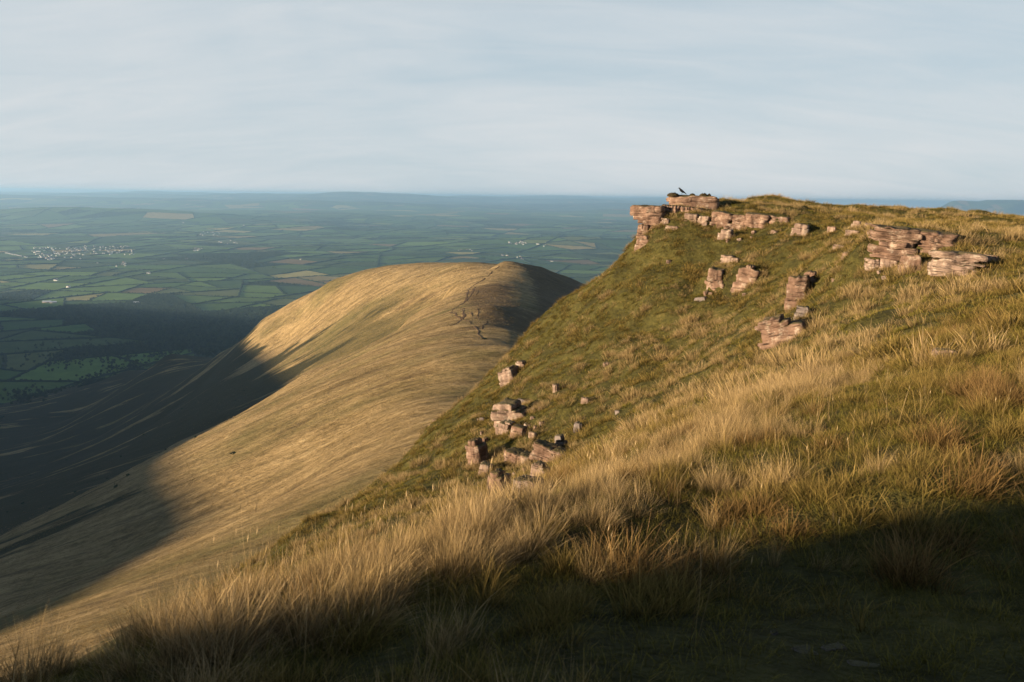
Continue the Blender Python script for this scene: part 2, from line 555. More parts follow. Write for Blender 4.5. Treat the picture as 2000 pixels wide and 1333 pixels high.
def mat_fields():
    m, t = material('pasture')
    p = t.n('ShaderNodeNewGeometry').outputs['Position']
    col = t.n('ShaderNodeAttribute', attribute_name='fieldcol').outputs['Color']
    n1 = t.noise(p, 0.012, 5, 0.6)
    n2 = t.noise(p, 0.08, 4, 0.6)
    k = t.math('ADD', t.math('MULTIPLY', n1, 0.9), t.math('MULTIPLY', n2, 0.5))
    c = t.mix(1.0, col, t.ramp(k, [(0.4, (0.76, 0.90, 0.58)), (1.0, (1.68, 1.70, 1.12))]), 'MULTIPLY')
    principled(t, c, 0.95, 0.1)
    return m


def mat_lowland():
    m, t = material('far lowland')
    p = t.n('ShaderNodeNewGeometry').outputs['Position']
    wv = t.n('ShaderNodeVectorMath', operation='ADD')
    nz = t.n('ShaderNodeTexNoise', inp={'Scale': 0.0012, 'Detail': 3})
    t.l(p, nz.inputs['Vector'])
    sc_ = t.n('ShaderNodeVectorMath', operation='SCALE', inp={'Scale': 500.0})
    t.l(nz.outputs['Color'], sc_.inputs[0])
    t.l(p, wv.inputs[0]); t.l(sc_.outputs[0], wv.inputs[1])
    vo = t.n('ShaderNodeTexVoronoi', inp={'Scale': 0.0030})
    t.l(wv.outputs[0], vo.inputs['Vector'])
    hsv = t.n('ShaderNodeSeparateColor')
    t.l(vo.outputs['Color'], hsv.inputs[0])
    c = t.ramp(hsv.outputs[0], [(0.0, (0.045, 0.07, 0.028)), (0.35, (0.07, 0.10, 0.035)), (0.6, (0.05, 0.075, 0.03)), (0.8, (0.10, 0.115, 0.045)), (0.9, (0.20, 0.15, 0.085)), (1.0, (0.03, 0.045, 0.02))], 'CONSTANT')
    wood = t.ramp(t.noise(p, 0.0011, 6, 0.65), [(0.52, (0, 0, 0)), (0.56, (1, 1, 1))])
    c = t.mix(wood, c, (0.018, 0.032, 0.015))
    principled(t, c, 0.95, 0.1)
    return m


M_TURF, M_MOOR, M_FIELD, M_LOW = mat_turf(), mat_moor(), mat_fields(), mat_lowland()

# ------------------------------------------------------------------ ground sheets
me = mesh_np('hillside', np.stack([XX.ravel(), YY.ravel(), ZN.ravel()], 1), grid_faces(len(gx), len(gy)))
hillside = tag(link('ground', me, [M_TURF]), kind='structure')

# golden ridge: polar sheet, finest inside the view
th = np.concatenate([np.linspace(-180, -62, 50)[:-1], np.linspace(-62, 62, 520), np.linspace(62, 180, 50)[1:]])
rad = np.exp(np.linspace(math.log(18), math.log(6500), 560))
TT, RR = np.meshgrid(np.radians(th), rad)
mx, my = RR * np.sin(TT), RR * np.cos(TT)
mz = mid_z(mx, my)
inside = np.minimum(np.minimum(mx - GX0, GX1 - mx), np.minimum(my - GY0, GY1 - my))
mz = mz - 6.0 * sstep(3, 14, inside) - 30 * sstep(14, 40, inside)
vz = valley_z(mx, my)
me = mesh_np('hills', np.stack([mx.ravel(), my.ravel(), mz.ravel()], 1), grid_faces(len(th), len(rad)))
# bracken grows on the lower slopes and in the hollow between the two spurs; the higher ramp is shade painted down the flank
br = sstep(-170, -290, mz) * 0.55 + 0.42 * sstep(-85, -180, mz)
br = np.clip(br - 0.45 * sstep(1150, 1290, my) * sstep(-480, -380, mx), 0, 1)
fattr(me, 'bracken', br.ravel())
pxx = -12 + 10 * np.sin(my / 70)
pk = np.exp(-(((mx - pxx) / 30) ** 2)) * sstep(470, 600, my) * sstep(900, 820, my) + 0.7 * np.exp(-(((mx - 8) / 40) ** 2)) * sstep(880, 960, my)
pk = pk + 1.0 * sstep(6, 40, mx) * sstep(500, 620, my)
fattr(me, 'hollow', np.exp(-(((mx + 215) / 120) ** 2 + ((my - 960) / 170) ** 2)).ravel())
fattr(me, 'peat', np.clip(pk, 0, 1).ravel())
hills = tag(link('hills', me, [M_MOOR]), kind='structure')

# lowland sheet to the horizon
th2 = np.concatenate([np.linspace(-180, -60, 60)[:-1], np.linspace(-60, 60, 300), np.linspace(60, 180, 60)[1:]])
rad2 = np.exp(np.linspace(math.log(900), math.log(62000), 260))
T2, R2 = np.meshgrid(np.radians(th2), rad2)
lx, ly = R2 * np.sin(T2), R2 * np.cos(T2)
lz = valley_z(lx, ly) - 8.0 * sstep(26000, 21000, R2)
me = mesh_np('valley', np.stack([lx.ravel(), ly.ravel(), lz.ravel()], 1), grid_faces(len(th2), len(rad2)))
tag(link('terrain', me, [M_LOW]), kind='structure')

# the flat-topped mountain on the right horizon
prof = [(1700, 428), (1755, 411), (1800, 405), (1832, 408), (1858, 393), (1876, 392), (1912, 394), (1926, 391), (1990, 391), (2080, 393), (2180, 391), (2260, 400), (2360, 418), (2450, 432)]
DM = 27000.0
pv, pf = [], []
us = np.linspace(1700, 2450, 90)
top = np.interp(us, [p[0] for p in prof], [p[1] for p in prof])
layers = [(0.0, 1.0), (500, 0.96), (900, 0.72), (1500, 0.45), (2300, 0.2), (3400, 0.0)]
for k, (off, hf) in enumerate([(-2600, 0.0), (-1500, 0.18), (-800, 0.45), (-330, 0.80), (-90, 0.97), (0, 1.0), (600, 1.0), (1500, 0.6), (3000, 0.0)]):
    for i, (u, v) in enumerate(zip(us, top)):
        P = pix(u, v, DM)
        zb = -560.0
        gul = 70 * (float(vnoise(np.array([u / 26.0]), np.array([0.3 * k]), 77)[0]) - 0.5) * (1 - abs(2 * hf - 1))
        dirv = np.array([P[0], P[1]]) / math.hypot(P[0], P[1])
        pv.append((P[0] + dirv[0] * off, P[1] + dirv[1] * off, zb + (P[2] - zb) * hf + gul))
mountain = tag(link('mountain', mesh_np('mountain', pv, grid_faces(len(us), 9)), [M_LOW]), kind='structure')

# ------------------------------------------------------------------ air
hb = bpy.data.meshes.new('haze')
bm = bmesh.new()
bmesh.ops.create_cube(bm, size=1.0)
for v in bm.verts:
    v.co = Vector((v.co.x * 150000, v.co.y * 150000, -1150.0 if v.co.z < 0 else 80.0))
bm.to_mesh(hb); bm.free()
hm, t = material('haze air')
vp = t.n('ShaderNodeVolumePrincipled')
vp.inputs['Color'].default_value = (0.42, 0.69, 1.0, 1)
vp.inputs['Density'].default_value = 4.3e-5
vp.inputs['Anisotropy'].default_value = 0.3
ho = t.n('ShaderNodeOutputMaterial')
t.l(vp.outputs[0], ho.inputs['Volume'])
tag(link('haze', hb, [hm]), kind='stuff')


# ------------------------------------------------------------------ sandstone
def mat_rock(name, c0, c1, c2, lichen=0.5):
    m, t = material(name)
    tc_ = t.n('ShaderNodeTexCoord')
    g = t.n('ShaderNodeNewGeometry')
    p = tc_.outputs['Object']
    oi = t.n('ShaderNodeObjectInfo')
    off = t.n('ShaderNodeVectorMath', operation='ADD')
    t.l(p, off.inputs[0])
    sc_ = t.n('ShaderNodeVectorMath', operation='SCALE', inp={0: (31.0, 17.0, 9.0)})
    t.l(oi.outputs['Random'], sc_.inputs['Scale'])
    t.l(sc_.outputs[0], off.inputs[1])
    p = off.outputs[0]
    strata = t.noise(t.mapping(p, (0.9, 0.9, 9.0)), 1.0, 6, 0.65, 0.25)
    blot = t.noise(p, 1.6, 5, 0.6)
    fine = t.noise(p, 14.0, 5, 0.7)
    f = t.math('ADD', t.math('MULTIPLY', strata, 0.5), t.math('MULTIPLY', blot, 0.5))
    c = t.ramp(f, [(0.30, c0), (0.50, c1), (0.66, c2)])
    lm = t.ramp(t.math('ADD', t.math('MULTIPLY', t.noise(p, 3.2, 6, 0.7), 0.7), t.math('MULTIPLY', fine, 0.3)), [(0.53, (0, 0, 0)), (0.60, (1, 1, 1))])
    c = t.mix(t.math('MULTIPLY', lm, lichen), c, (0.50, 0.42, 0.33))
    sp_ = t.n('ShaderNodeSeparateXYZ')
    t.l(g.outputs['Normal'], sp_.inputs[0])
    moss = t.ramp(t.math('ADD', t.math('MULTIPLY', sp_.outputs[2], 0.5), t.math('MULTIPLY', t.noise(p, 5.0, 5, 0.7), 0.6)), [(0.66, (0, 0, 0)), (0.74, (1, 1, 1))])
    c = t.mix(t.math('MULTIPLY', moss, 0.85), c, (0.10, 0.085, 0.028))
    crack = t.ramp(t.noise(t.mapping(p, (1.3, 1.3, 16.0)), 1.0, 5, 0.7, 0.6), [(0.34, (0.22, 0.2, 0.2)), (0.42, (1, 1, 1))])
    c = t.mix(0.9, c, crack, 'MULTIPLY')
    vj = t.ramp(t.noise(t.mapping(p, (3.2, 3.2, 0.5)), 1.0, 4, 0.6, 0.4), [(0.30, (0.3, 0.27, 0.26)), (0.36, (1, 1, 1))])
    c = t.mix(0.8, c, vj, 'MULTIPLY')
    stain = t.ramp(t.noise(t.mapping(p, (0.9, 0.9, 1.6), (0, 0, 0), (3, 8, 1)), 1.0, 5, 0.65), [(0.42, (1, 1, 1)), (0.62, (0.55, 0.52, 0.5))])
    c = t.mix(0.8, c, stain, 'MULTIPLY')
    h = t.math('ADD', t.math('ADD', t.math('MULTIPLY', strata, 1.2), t.math('MULTIPLY', crack, 0.35)), t.math('MULTIPLY', fine, 0.35))
    principled(t, c, 0.85, 0.25, h, 0.9, 0.10)
    return m


M_ROCK = mat_rock('red sandstone', (0.115, 0.066, 0.045), (0.215, 0.135, 0.095), (0.33, 0.225, 0.165))
M_ROCKP = mat_rock('pale sandstone', (0.15, 0.10, 0.08), (0.27, 0.19, 0.145), (0.38, 0.285, 0.225), 0.7)
M_ROCKD = mat_rock('dark flagstone', (0.14, 0.115, 0.10), (0.21, 0.175, 0.155), (0.28, 0.24, 0.21), 0.1)
M_ROCKG = mat_rock('grey flagstone', (0.12, 0.10, 0.09), (0.19, 0.155, 0.14), (0.26, 0.22, 0.195), 0.3)


def slab_stack(rng, w, d, h, nlay, rough=0.12, taper=0.0, overhang=None, prof_k=0.45):
    """bedded rock: one broken block cut into beds of uneven thickness, with thin weathered seams set back between
    them and vertical joints; base at z=0, front towards -y"""
    V, F = [], []
    th = rng.lognormal(0.0, 0.55, nlay)
    zs = np.concatenate(([0], np.cumsum(th) / th.sum())) * h
    N = 60
    a = np.linspace(0, 2 * math.pi, N, endpoint=False)
    c, s = np.cos(a), np.sin(a)
    ex = 9.0
    rad = (np.abs(c) ** ex + np.abs(s) ** ex) ** (-1 / ex)
    X0, Y0 = c * rad * w / 2, s * rad * d / 2
    per = (a / (2 * math.pi))
    nb = max(5, int(5 + 2.5 * w))
    gseed = int(rng.integers(1, 9999))
    xn = np.linspace(-1, 1, 81)
    pk = rng.uniform(-0.5, 0.5)
    prof = 1.06 - prof_k * np.abs(xn - pk) ** 1.6 + 0.5 * prof_k * (vnoise(xn * 2.5, xn * 0, gseed + 5) - 0.5)
    gblk = hash2(np.floor(per * nb + 0.37), np.zeros(N), gseed) - 0.5           # joints shared by all beds
    for k in range(nlay):
        z0, z1 = zs[k], zs[k + 1]
        t = (k + 0.5) / nlay
        sw = (1 - taper * t) * rng.uniform(0.94, 1.03)
        sd = (1 - taper * 0.6 * t) * rng.uniform(0.94, 1.03)
        ox, oy = rng.uniform(-1, 1) * w * 0.02, rng.uniform(-1, 1) * d * 0.02
        if overhang is not None:
            e = overhang(t)
            ox += e[0] * w; sw *= e[1]; sd *= e[2]
        elif nlay > 1 and k > 0:
            on = xn[prof > z0 / h + 0.02]
            if len(on) > 3:
                x0_, x1_ = max(on[0], -1), min(on[-1], 1)
                ox += (x0_ + x1_) / 2 * w / 2; sw *= max((x1_ - x0_) / 2, 0.3); sd *= 1 - 0.3 * (1 - (x1_ - x0_) / 2)
        if nlay > 3 and rng.random() < 0.22 and 0 < k:
            sw *= rng.uniform(0.7, 0.9); ox += rng.uniform(-0.1, 0.1) * w
        seed = int(rng.integers(1, 9999))
        blk = hash2(np.floor(per * nb * rng.uniform(1.0, 2.2) + rng.random()), np.zeros(N), seed) - 0.5
        chip = vnoise(a * 6.0, np.full(N, k * 1.7), seed + 3) - 0.5
        r = 1 + (gblk * 1.1 + blk * 0.9) * rough + chip * rough * 0.8
        X = X0 * sw * r + ox
        Y = Y0 * sd * r + oy
        t_ = z1 - z0
        seam = rng.choice([0.985, 0.97, 0.93], p=[0.5, 0.3, 0.2])
        rings = [(z0 - 0.01 * h, seam), (z0 + min(0.10 * t_, 0.03), seam), (z0 + min(0.16 * t_, 0.045), 0.992), (z0 + 0.5 * t_, 1.0), (z1 - min(0.10 * t_, 0.03), 0.995), (z1, 0.985)]
        if k == nlay - 1:
            rings[-2] = (z1 - min(0.3 * t_, 0.1), 0.975); rings[-1] = (z1, 0.87)
        b0 = len(V)
        zj = (vnoise(a * 3.0, np.full(N, k * 0.4), gseed + 11) - 0.5) * h * 0.07
        for q, (zr, sc_) in enumerate(rings):
            jit = (vnoise(a * 11.0 + q * 3.1, np.full(N, k * 2.3 + q * 0.9), seed + 7) - 0.5)
            sc2 = sc_ + jit * 0.05
            for i in range(N):
                V.append((X[i] * sc2[i], Y[i] * sc2[i], zr + zj[i]))
        for q in range(len(rings) - 1):
            for i in range(N):
                jn = (i + 1) % N
                F.append((b0 + q * N + i, b0 + q * N + jn, b0 + (q + 1) * N + jn, b0 + (q + 1) * N + i))
        # uneven top with an inner ring
        t0 = b0 + (len(rings) - 1) * N
        inn = len(V)
        for i in range(N):
            V.append((ox + (X[i] - ox) * 0.55, oy + (Y[i] - oy) * 0.55, z1 + zj[i] * 0.6 + 0.02 * h * (hash2(np.array([i // 5]), np.array([k]), seed)[0])))
        ct = len(V); V.append((ox, oy, z1 + 0.01 * h)); cb = len(V); V.append((ox, oy, z0))
        for i in range(N):
            jn = (i + 1) % N
            F.append((t0 + i, t0 + jn, inn + jn, inn + i)); F.append((inn + i, inn + jn, ct)); F.append((b0 + jn, b0 + i, cb))
    return V, F


TERRACES = []
CRAGS = []


def settle_turf():
    """the turf lies level with the top of each crag behind it and banks up against its ends"""
    global ZN
    for (px, py, pz, yaw, W, D, h) in TERRACES:
        dx, dy = XX - px, YY - py
        lx_ = dx * math.cos(yaw) + dy * math.sin(yaw)
        ly_ = -dx * math.sin(yaw) + dy * math.cos(yaw)
        zt = pz + h * 0.90 - 1.3 * np.maximum(np.abs(lx_) - W * 0.42, 0) + 0.05 * ly_
        zt = np.where((ly_ > min(0.32, 0.3 * D)) & (ly_ < 1.8 * h + 0.6) & (np.abs(lx_) < W * 0.5 + h), zt - np.maximum(0.5 - ly_, 0) * 0.6, -999)
        ZN = np.maximum(ZN, zt)
    co = np.stack([XX.ravel(), YY.ravel(), ZN.ravel()], 1).astype(np.float32)
    hillside.data.vertices.foreach_set('co', co.ravel())
    hillside.data.update()


ROCK_FOOT = []           # (x, y, radius x, radius y, yaw): where no grass grows
FACE_YAW = R(-28)        # bedding faces look down the slope, towards the left of the camera


def rock(name, label, cat, box, nlay=4, mat=None, depth=0.8, yaw=None, dip=4.0, rough=0.15, taper=0.1, group=None, Y=None, seed=1,
         sink=0.10, push=0.56, overhang=None, clear=True, hscale=1.0, lift=0.0, pk=0.4, bank=True):
    """box = photo box (u0, v0, u1, v1) of the outcrop; its distance comes from the ground under it"""
    u0, v0, u1, v1 = box
    um = (u0 + u1) / 2
    if Y is None:
        P = hit(um, v1, 2.0)
        if P is None:
            P = pix(um, v1, 40.0)
    else:
        P = pix(um, v1, Y)
    dist = P[1] * CP - P[2] * SP
    w_, h_ = (u1 - u0) / FPX * dist, (v1 - v0) / FPX * dist * hscale
    yaw = FACE_YAW if yaw is None else yaw
    rng = np.random.default_rng(seed * 101 + int(u0) * 7 + int(v0))
    W = w_ / (abs(math.cos(yaw)) + 0.45 * depth * abs(math.sin(yaw)))
    D = max(min(W * depth, 1.6), h_ * 0.8)
    H = h_ * (1 + sink)
    parts_ = 1 if (overhang is not None or nlay < 2 or pk < 0.1) else max(1, int(round(W / H / 1.15)))
    if parts_ == 1:
        V, F = slab_stack(rng, W, D, H, nlay, rough, taper, overhang, pk)
    else:
        # a crag wider than high is broken by joints into blocks of unequal width, height and set-back
        ws = rng.uniform(0.6, 1.4, parts_); ws = ws / ws.sum() * W
        xs = np.concatenate(([0], np.cumsum(ws)))[:-1] + ws / 2 - W / 2
        V, F = [], []
        for q in range(parts_):
            e = abs(xs[q]) / (W / 2)
            hq = H * (1 - pk * 0.7 * e ** 2) * rng.uniform(0.90, 1.03)
            v_, f_ = slab_stack(rng, ws[q] * 1.09, D * rng.uniform(0.85, 1.1), hq, max(2, nlay + int(rng.integers(0, 3))), rough * 1.1, rng.uniform(-0.02, 0.05), None, 0.12)
            b0 = len(V)
            oy = rng.uniform(-0.06, 0.07) * D
            V += [(x + xs[q], y + oy, z) for x, y, z in v_]; F += [tuple(b0 + i for i in t_) for t_ in f_]
    # weathering: everything a little out of true
    A = np.array(V)
    am = 0.10 * min(H, 1.2)
    sd_ = int(rng.integers(1, 999))
    A[:, 0] += am * (vnoise(A[:, 0] / (0.45 * H) + 5, A[:, 2] / (0.35 * H) + A[:, 1], sd_) - 0.5)
    A[:, 1] += am * 1.6 * (vnoise(A[:, 0] / (0.30 * H) + 9, A[:, 2] / (0.22 * H), sd_ + 1) - 0.5)
    A[:, 2] += am * 0.9 * (vnoise(A[:, 0] / (0.5 * H) + 2, A[:, 1] / (0.6 * H), sd_ + 2) - 0.5)
    V = A
    me = mesh_np(name, V, F, smooth=False)
    o = link(name, me, [mat or M_ROCK])
    fx, fy = math.sin(yaw), -math.cos(yaw)           # front direction in plan
    cx, cy = P[0] - fx * D * push, P[1] - fy * D * push
    o.location = (cx, cy, P[2] - h_ * sink + lift)
    o.rotation_euler = (0, R(dip), yaw)
    tag(o, label, cat, group)
    if clear:
        CRAGS.append((cx + fx * D * 0.5, cy + fy * D * 0.5, yaw, W, D, h_))
        ROCK_FOOT.append((cx + fx * D * 0.30, cy + fy * D * 0.30, W * 0.49, D * 0.34, yaw))
        if bank and seed in (9, 10, 11, 13, 14, 15, 21):
            TERRACES.append((cx + fx * D * 0.5, cy + fy * D * 0.5, P[2], yaw, W, D, h_))
    return o


def prow(t):
    # right ends in line; each bed reaches further out to the left than the one below, the top one a little less
    s = 0.36 + 0.74 * min(t / 0.62, 1.0) - 0.30 * max(t - 0.68, 0)
    return (0.5 * (1 - s), s, 0.9)


def build_rocks():
    oc = 'rock outcrop'
    rock('rock_outcrop', 'sandstone prow jutting out to the left over the valley with stepped beds under it', oc, (1229, 402, 1300, 443), 7, M_ROCK, 1.2, Y=52.0, dip=1, overhang=prow, taper=0.0, seed=2, sink=0.1, push=0.1, bank=False)
    rock('rock_outcrop', 'blocky ledge under the overhanging sandstone prow', oc, (1238, 440, 1268, 468), 4, M_ROCK, 1.2, Y=51.3, dip=2, seed=3, taper=-0.15)
    rock('rock_outcrop', 'rounded red boulder in the turf at the foot of the overhanging prow', oc, (1236, 462, 1264, 492), 3, M_ROCK, 1.0, Y=50.4, dip=5, seed=4)
    rock('rock_outcrop', 'long flat topped crag on the skyline with the crow standing on it', oc, (1303, 383, 1402, 409), 5, M_ROCK, 0.55, Y=52.5, dip=1.0, yaw=R(-12), seed=5, taper=0.02, sink=0.5, push=0.25, rough=0.09, pk=0.08, bank=False)
    rock('rock_outcrop', 'flat bedding slab running from the prow to the foot of the skyline crag', oc, (1270, 401, 1372, 412), 2, M_ROCK, 0.6, Y=52.0, dip=2.0, yaw=R(-12), seed=6, sink=0.6, push=0.2, bank=False)
    rock('rock_ledge', 'short double ledge in the grass just below the flat slab', oc, (1276, 425, 1306, 440), 2, M_ROCKP, 0.8, seed=7)
    rock('rock_ledge', 'small pale ledge peeping from grass below the double ledge', oc, (1296, 441, 1324, 451), 2, M_ROCKP, 0.8, seed=8)
    rock('rock_ledge', 'tilted pale slab with a dark gap beneath, below the right end of the skyline crag', oc, (1334, 417, 1380, 437), 3, M_ROCKP, 0.7, dip=7, seed=9)
    rock('rock_outcrop', 'broad stepped pink crag in the band under the skyline grass', oc, (1382, 414, 1458, 450), 5, M_ROCK, 0.6, dip=6, seed=10, pk=0.2)
    rock('rock_outcrop', 'low reddish slab ending the crag band on its right', oc, (1454, 417, 1534, 446), 4, M_ROCK, 0.6, dip=6, seed=11)
    rock('rock_ledge', 'square pale block undercut by shadow below the stepped pink crag', oc, (1396, 449, 1426, 470), 2, M_ROCKP, 0.9, dip=5, seed=12)
    rock('rock_outcrop', 'lone two bed block in grass right of the crag band', oc, (1541, 438, 1576, 462), 3, M_ROCKP, 0.9, dip=5, seed=13)
    rock('rock_outcrop', 'tall left pillar of the split crag in mid face', oc, (1372, 526, 1416, 572), 4, M_ROCK, 0.9, dip=3, seed=14, taper=0.2)
    rock('rock_outcrop', 'large right pillar of the split crag in mid face', oc, (1420, 520, 1480, 569), 5, M_ROCK, 0.8, dip=7, seed=15, taper=0.25)
    rock('rock_ledge', 'thin flaky slab above the gap of the split crag', oc, (1404, 500, 1440, 516), 3, M_ROCKP, 0.8, dip=4, seed=16)
    rock('rock_outcrop', 'bulging boulder with a white lichen spot above the tilted red slab', oc, (1530, 543, 1576, 602), 4, M_ROCK, 0.9, dip=-4, seed=17, taper=0.15, rough=0.1)
    rock('rock_ledge', 'narrow red rock leaning on the back of the lichen spotted boulder', oc, (1562, 533, 1592, 568), 3, M_ROCK, 0.8, dip=6, seed=18)
    rock('rock_outcrop', 'big tilted red slab with a diagonal crack behind the straw grass', oc, (1482, 618, 1582, 670), 4, M_ROCK, 0.7, dip=-16, seed=19, taper=0.35, push=0.35)
    rock('rock_ledge', 'square grey block sitting on top of the tilted red slab', oc, (1550, 600, 1576, 624), 2, M_ROCKG, 1.0, dip=2, seed=20)
    # right-hand outcrop
    rock('rock_outcrop', 'largest bedded crag on the right with a smooth orange face', oc, (1700, 447, 1852, 506), 10, M_ROCK, 0.5, yaw=R(-20), dip=4, seed=21, taper=0.1, sink=0.05, pk=0.16, push=0.5)
    rock('rock_ledge', 'low red kerb of rock left of the large bedded crag', oc, (1648, 495, 1698, 514), 2, M_ROCK, 0.6, yaw=R(-20), dip=5, seed=22)
    rock('rock_outcrop', 'cracked pale block under the left overhang of the large bedded crag', oc, (1692, 505, 1752, 530), 3, M_ROCKP, 0.7, yaw=R(-20), dip=4, seed=23)
    rock('rock_outcrop', 'wedge of red rock right of the dark cleft under the large bedded crag', oc, (1756, 500, 1806, 534), 3, M_ROCK, 0.7, yaw=R(-20), dip=-4, seed=24, taper=0.3)
    rock('rock_outcrop', 'undercut pale ledge pile at the right end of the large bedded crag', oc, (1826, 495, 1910, 541), 9, M_ROCKP, 0.7, yaw=R(-20), dip=4, seed=25, taper=-0.2, pk=0.15)
    rock('rock_ledge', 'thin red slab trailing into grass at the far right of the outcrop', oc, (1898, 497, 1946, 516), 2, M_ROCK, 0.7, yaw=R(-20), dip=5, seed=26)
    # lower left face
    rock('rock_outcrop', 'cluster of flaky pink beds in the middle of the lower face', oc, (951, 792, 1026, 834), 5, M_ROCKP, 0.8, dip=-2, seed=30)
    rock('rock_outcrop', 'stubby pillar under the flaky pink beds', oc, (958, 826, 996, 851), 4, M_ROCKP, 0.9, seed=31)
    rock('rock_ledge', 'brick shaped red block right of the stubby pillar', oc, (992, 835, 1022, 856), 2, M_ROCK, 0.8, seed=32)
    rock('rock_ledge', 'pale crumbly ledge highest on the lower face near the skyline', oc, (970, 720, 1010, 752), 4, M_ROCKP, 0.8, dip=-18, seed=33)
    rock('rock_ledge', 'small pale rock above the crumbly ledge on the lower face', oc, (1002, 706, 1024, 724), 2, M_ROCKP, 0.9, seed=34)
    rock('rock_outcrop', 'upright red boulder furthest left in the lower rock group', oc, (903, 864, 940, 915), 4, M_ROCK, 0.9, dip=-6, seed=35, taper=0.2)
    rock('rock_ledge', 'small pale boulder right of and below the upright red boulder', oc, (928, 908, 956, 930), 2, M_ROCKP, 0.9, seed=36)
    rock('rock_outcrop', 'rounded dark topped boulder at the foot of the lower face', oc, (944, 927, 986, 980), 4, M_ROCK, 0.9, dip=-4, seed=37, taper=0.1)
    rock('rock_ledge', 'low brown ledge in the centre of the lower rock group', oc, (976, 884, 1034, 910), 3, M_ROCK, 0.7, dip=8, seed=38)
    rock('rock_ledge', 'long red ledge ending right in a pale block, in the lower rock group', oc, (1026, 872, 1106, 908), 3, M_ROCK, 0.5, dip=10, seed=39)
    rock('rock_ledge', 'pale slab standing below the long red ledge', oc, (1026, 908, 1064, 946), 3, M_ROCKP, 0.7, dip=6, seed=40)
    rock('rock_ledge', 'broken rubbly ledge just behind the sunlit grass tips', oc, (988, 938, 1048, 980), 4, M_ROCKP, 0.8, dip=4, seed=41)
    rock('rock_ledge', 'lowest pale ledge half hidden by grass tips', oc, (958, 986, 1010, 1010), 3, M_ROCKP, 0.8, dip=8, seed=42)
    rock('rock_ledge', 'isolated crumbly rock on the outer edge of the turf', oc, (834, 822, 862, 858), 4, M_ROCKP, 0.9, Y=50.0, dip=-6, seed=43)
    rock('rock_ledge', 'grey leaning rock right of the long red ledge', oc, (1082, 852, 1102, 878), 2, M_ROCKG, 0.8, dip=-10, seed=44)
    # small ones high on the right
    rock('stone', 'knobbly pale stone highest in the straw grass left of the large bedded crag', 'stone', (1660, 432, 1680, 446), 2, M_ROCKP, 0.9, seed=50)
    rock('stone', 'small white stone right of the knobbly pale stone', 'stone', (1687, 436, 1702, 445), 1, M_ROCKP, 0.9, seed=51)
    rock('stone', 'pale flat stone below the knobbly stone left of the large bedded crag', 'stone', (1650, 449, 1676, 461), 2, M_ROCKP, 0.9, seed=52)
    rock('stone', 'dull red stone in grass between the lone block and the knobbly stone', 'stone', (1613, 443, 1632, 456), 2, M_ROCK, 0.9, seed=53)
    rock('stone', 'rounded pale stone in the hollow right of the narrow leaning rock', 'stone', (1621, 546, 1640, 558), 1, M_ROCKP, 0.9, seed=54)
    rock('stone', 'thin flake lying left of the low red kerb of rock', 'stone', (1625, 479, 1648, 488), 1, M_ROCKP, 0.8, seed=55)
    # loose slivers and stones on the face
    L = [((1200, 800, 1210, 810), 'white stone on green turf, upper of two near the straw lip'), ((1211, 833, 1222, 843), 'white stone on green turf, lower of two near the straw lip'),
         ((1134, 771, 1149, 790), 'grey upright flake on turf above the long sliver'), ((1118, 818, 1132, 846), 'long upright grey sliver on turf right of the red ledge'),
         ((1076, 742, 1086, 768), 'small pale flake high on the turf between tufts'), ((944, 902, 956, 911), 'white stone on top of the small pale boulder'),
         ((1004, 776, 1030, 793), 'thin bleached flake above the flaky pink beds'), ((1030, 840, 1046, 858), 'slanting bleached sliver above the long red ledge'),
         ((1046, 866, 1054, 872), 'tiny white stone right of the slanting sliver'), ((935, 814, 946, 824), 'small yellow stone left of the flaky pink beds'),
         ((1178, 706, 1192, 716), 'pale flake in upper turf above the white stones'), ((1302, 505, 1312, 516), 'tiny pale flake alone in the upper face grass'),
         ((1352, 578, 1378, 590), 'thin bleached flake below the left pillar of the split crag')]
    for i, (b, lab) in enumerate(L):
        wide = (b[2] - b[0]) > (b[3] - b[1])
        rock('stone', lab, 'stone', b, 1, M_ROCKP if i % 3 else M_ROCKG, 0.5, yaw=R(random.uniform(-50, 10)), dip=random.uniform(-14, 14), seed=60 + i, sink=0.5, clear=False, rough=0.25, taper=0.3, lift=0.04, hscale=0.6)
    # rubble between and below the outcrops
    RB = np.random.default_rng(555)
    for (n_, u0, u1, v0, v1, lab, grp) in [(22, 935, 1075, 800, 965, 'small broken stone lying among the ledges of the lower face', 'rubble among the lower ledges'),
                                           (10, 1400, 1540, 446, 476, 'small stone in the grass under the crag band', 'stones under the crag band'),
                                           (12, 1690, 1900, 520, 552, 'small stone fallen in the grass below the large bedded crag', 'stones below the large bedded crag'),
                                           (7, 1380, 1470, 568, 592, 'small stone fallen below the split crag', 'stones below the split crag')]:
        for k in range(n_):
            uu, vv, sz = RB.uniform(u0, u1), RB.uniform(v0, v1), RB.uniform(5, 13)
            rock('stone', lab, 'stone', (uu - sz / 2, vv - sz * 0.5, uu + sz / 2, vv), 1, (M_ROCK, M_ROCKP, M_ROCKP)[k % 3], 0.7, yaw=R(RB.uniform(-70, 40)), dip=RB.uniform(-20, 20), seed=400 + k, sink=0.5, rough=0.3, taper=0.3, clear=False, lift=0.06, group=grp)
    # flat stones trodden into the path at the bottom of the picture
    P_ = [((1552, 1266, 1592, 1288), 'heart shaped flat stone on the dark path'), ((1598, 1262, 1650, 1276), 'long flat stone right behind the heart shaped one'),
          ((1658, 1298, 1722, 1312), 'flat pale flagstone nearest the bottom edge on the dark path'), ((1506, 1236, 1520, 1243), 'small stone at the left side of the dark path')]
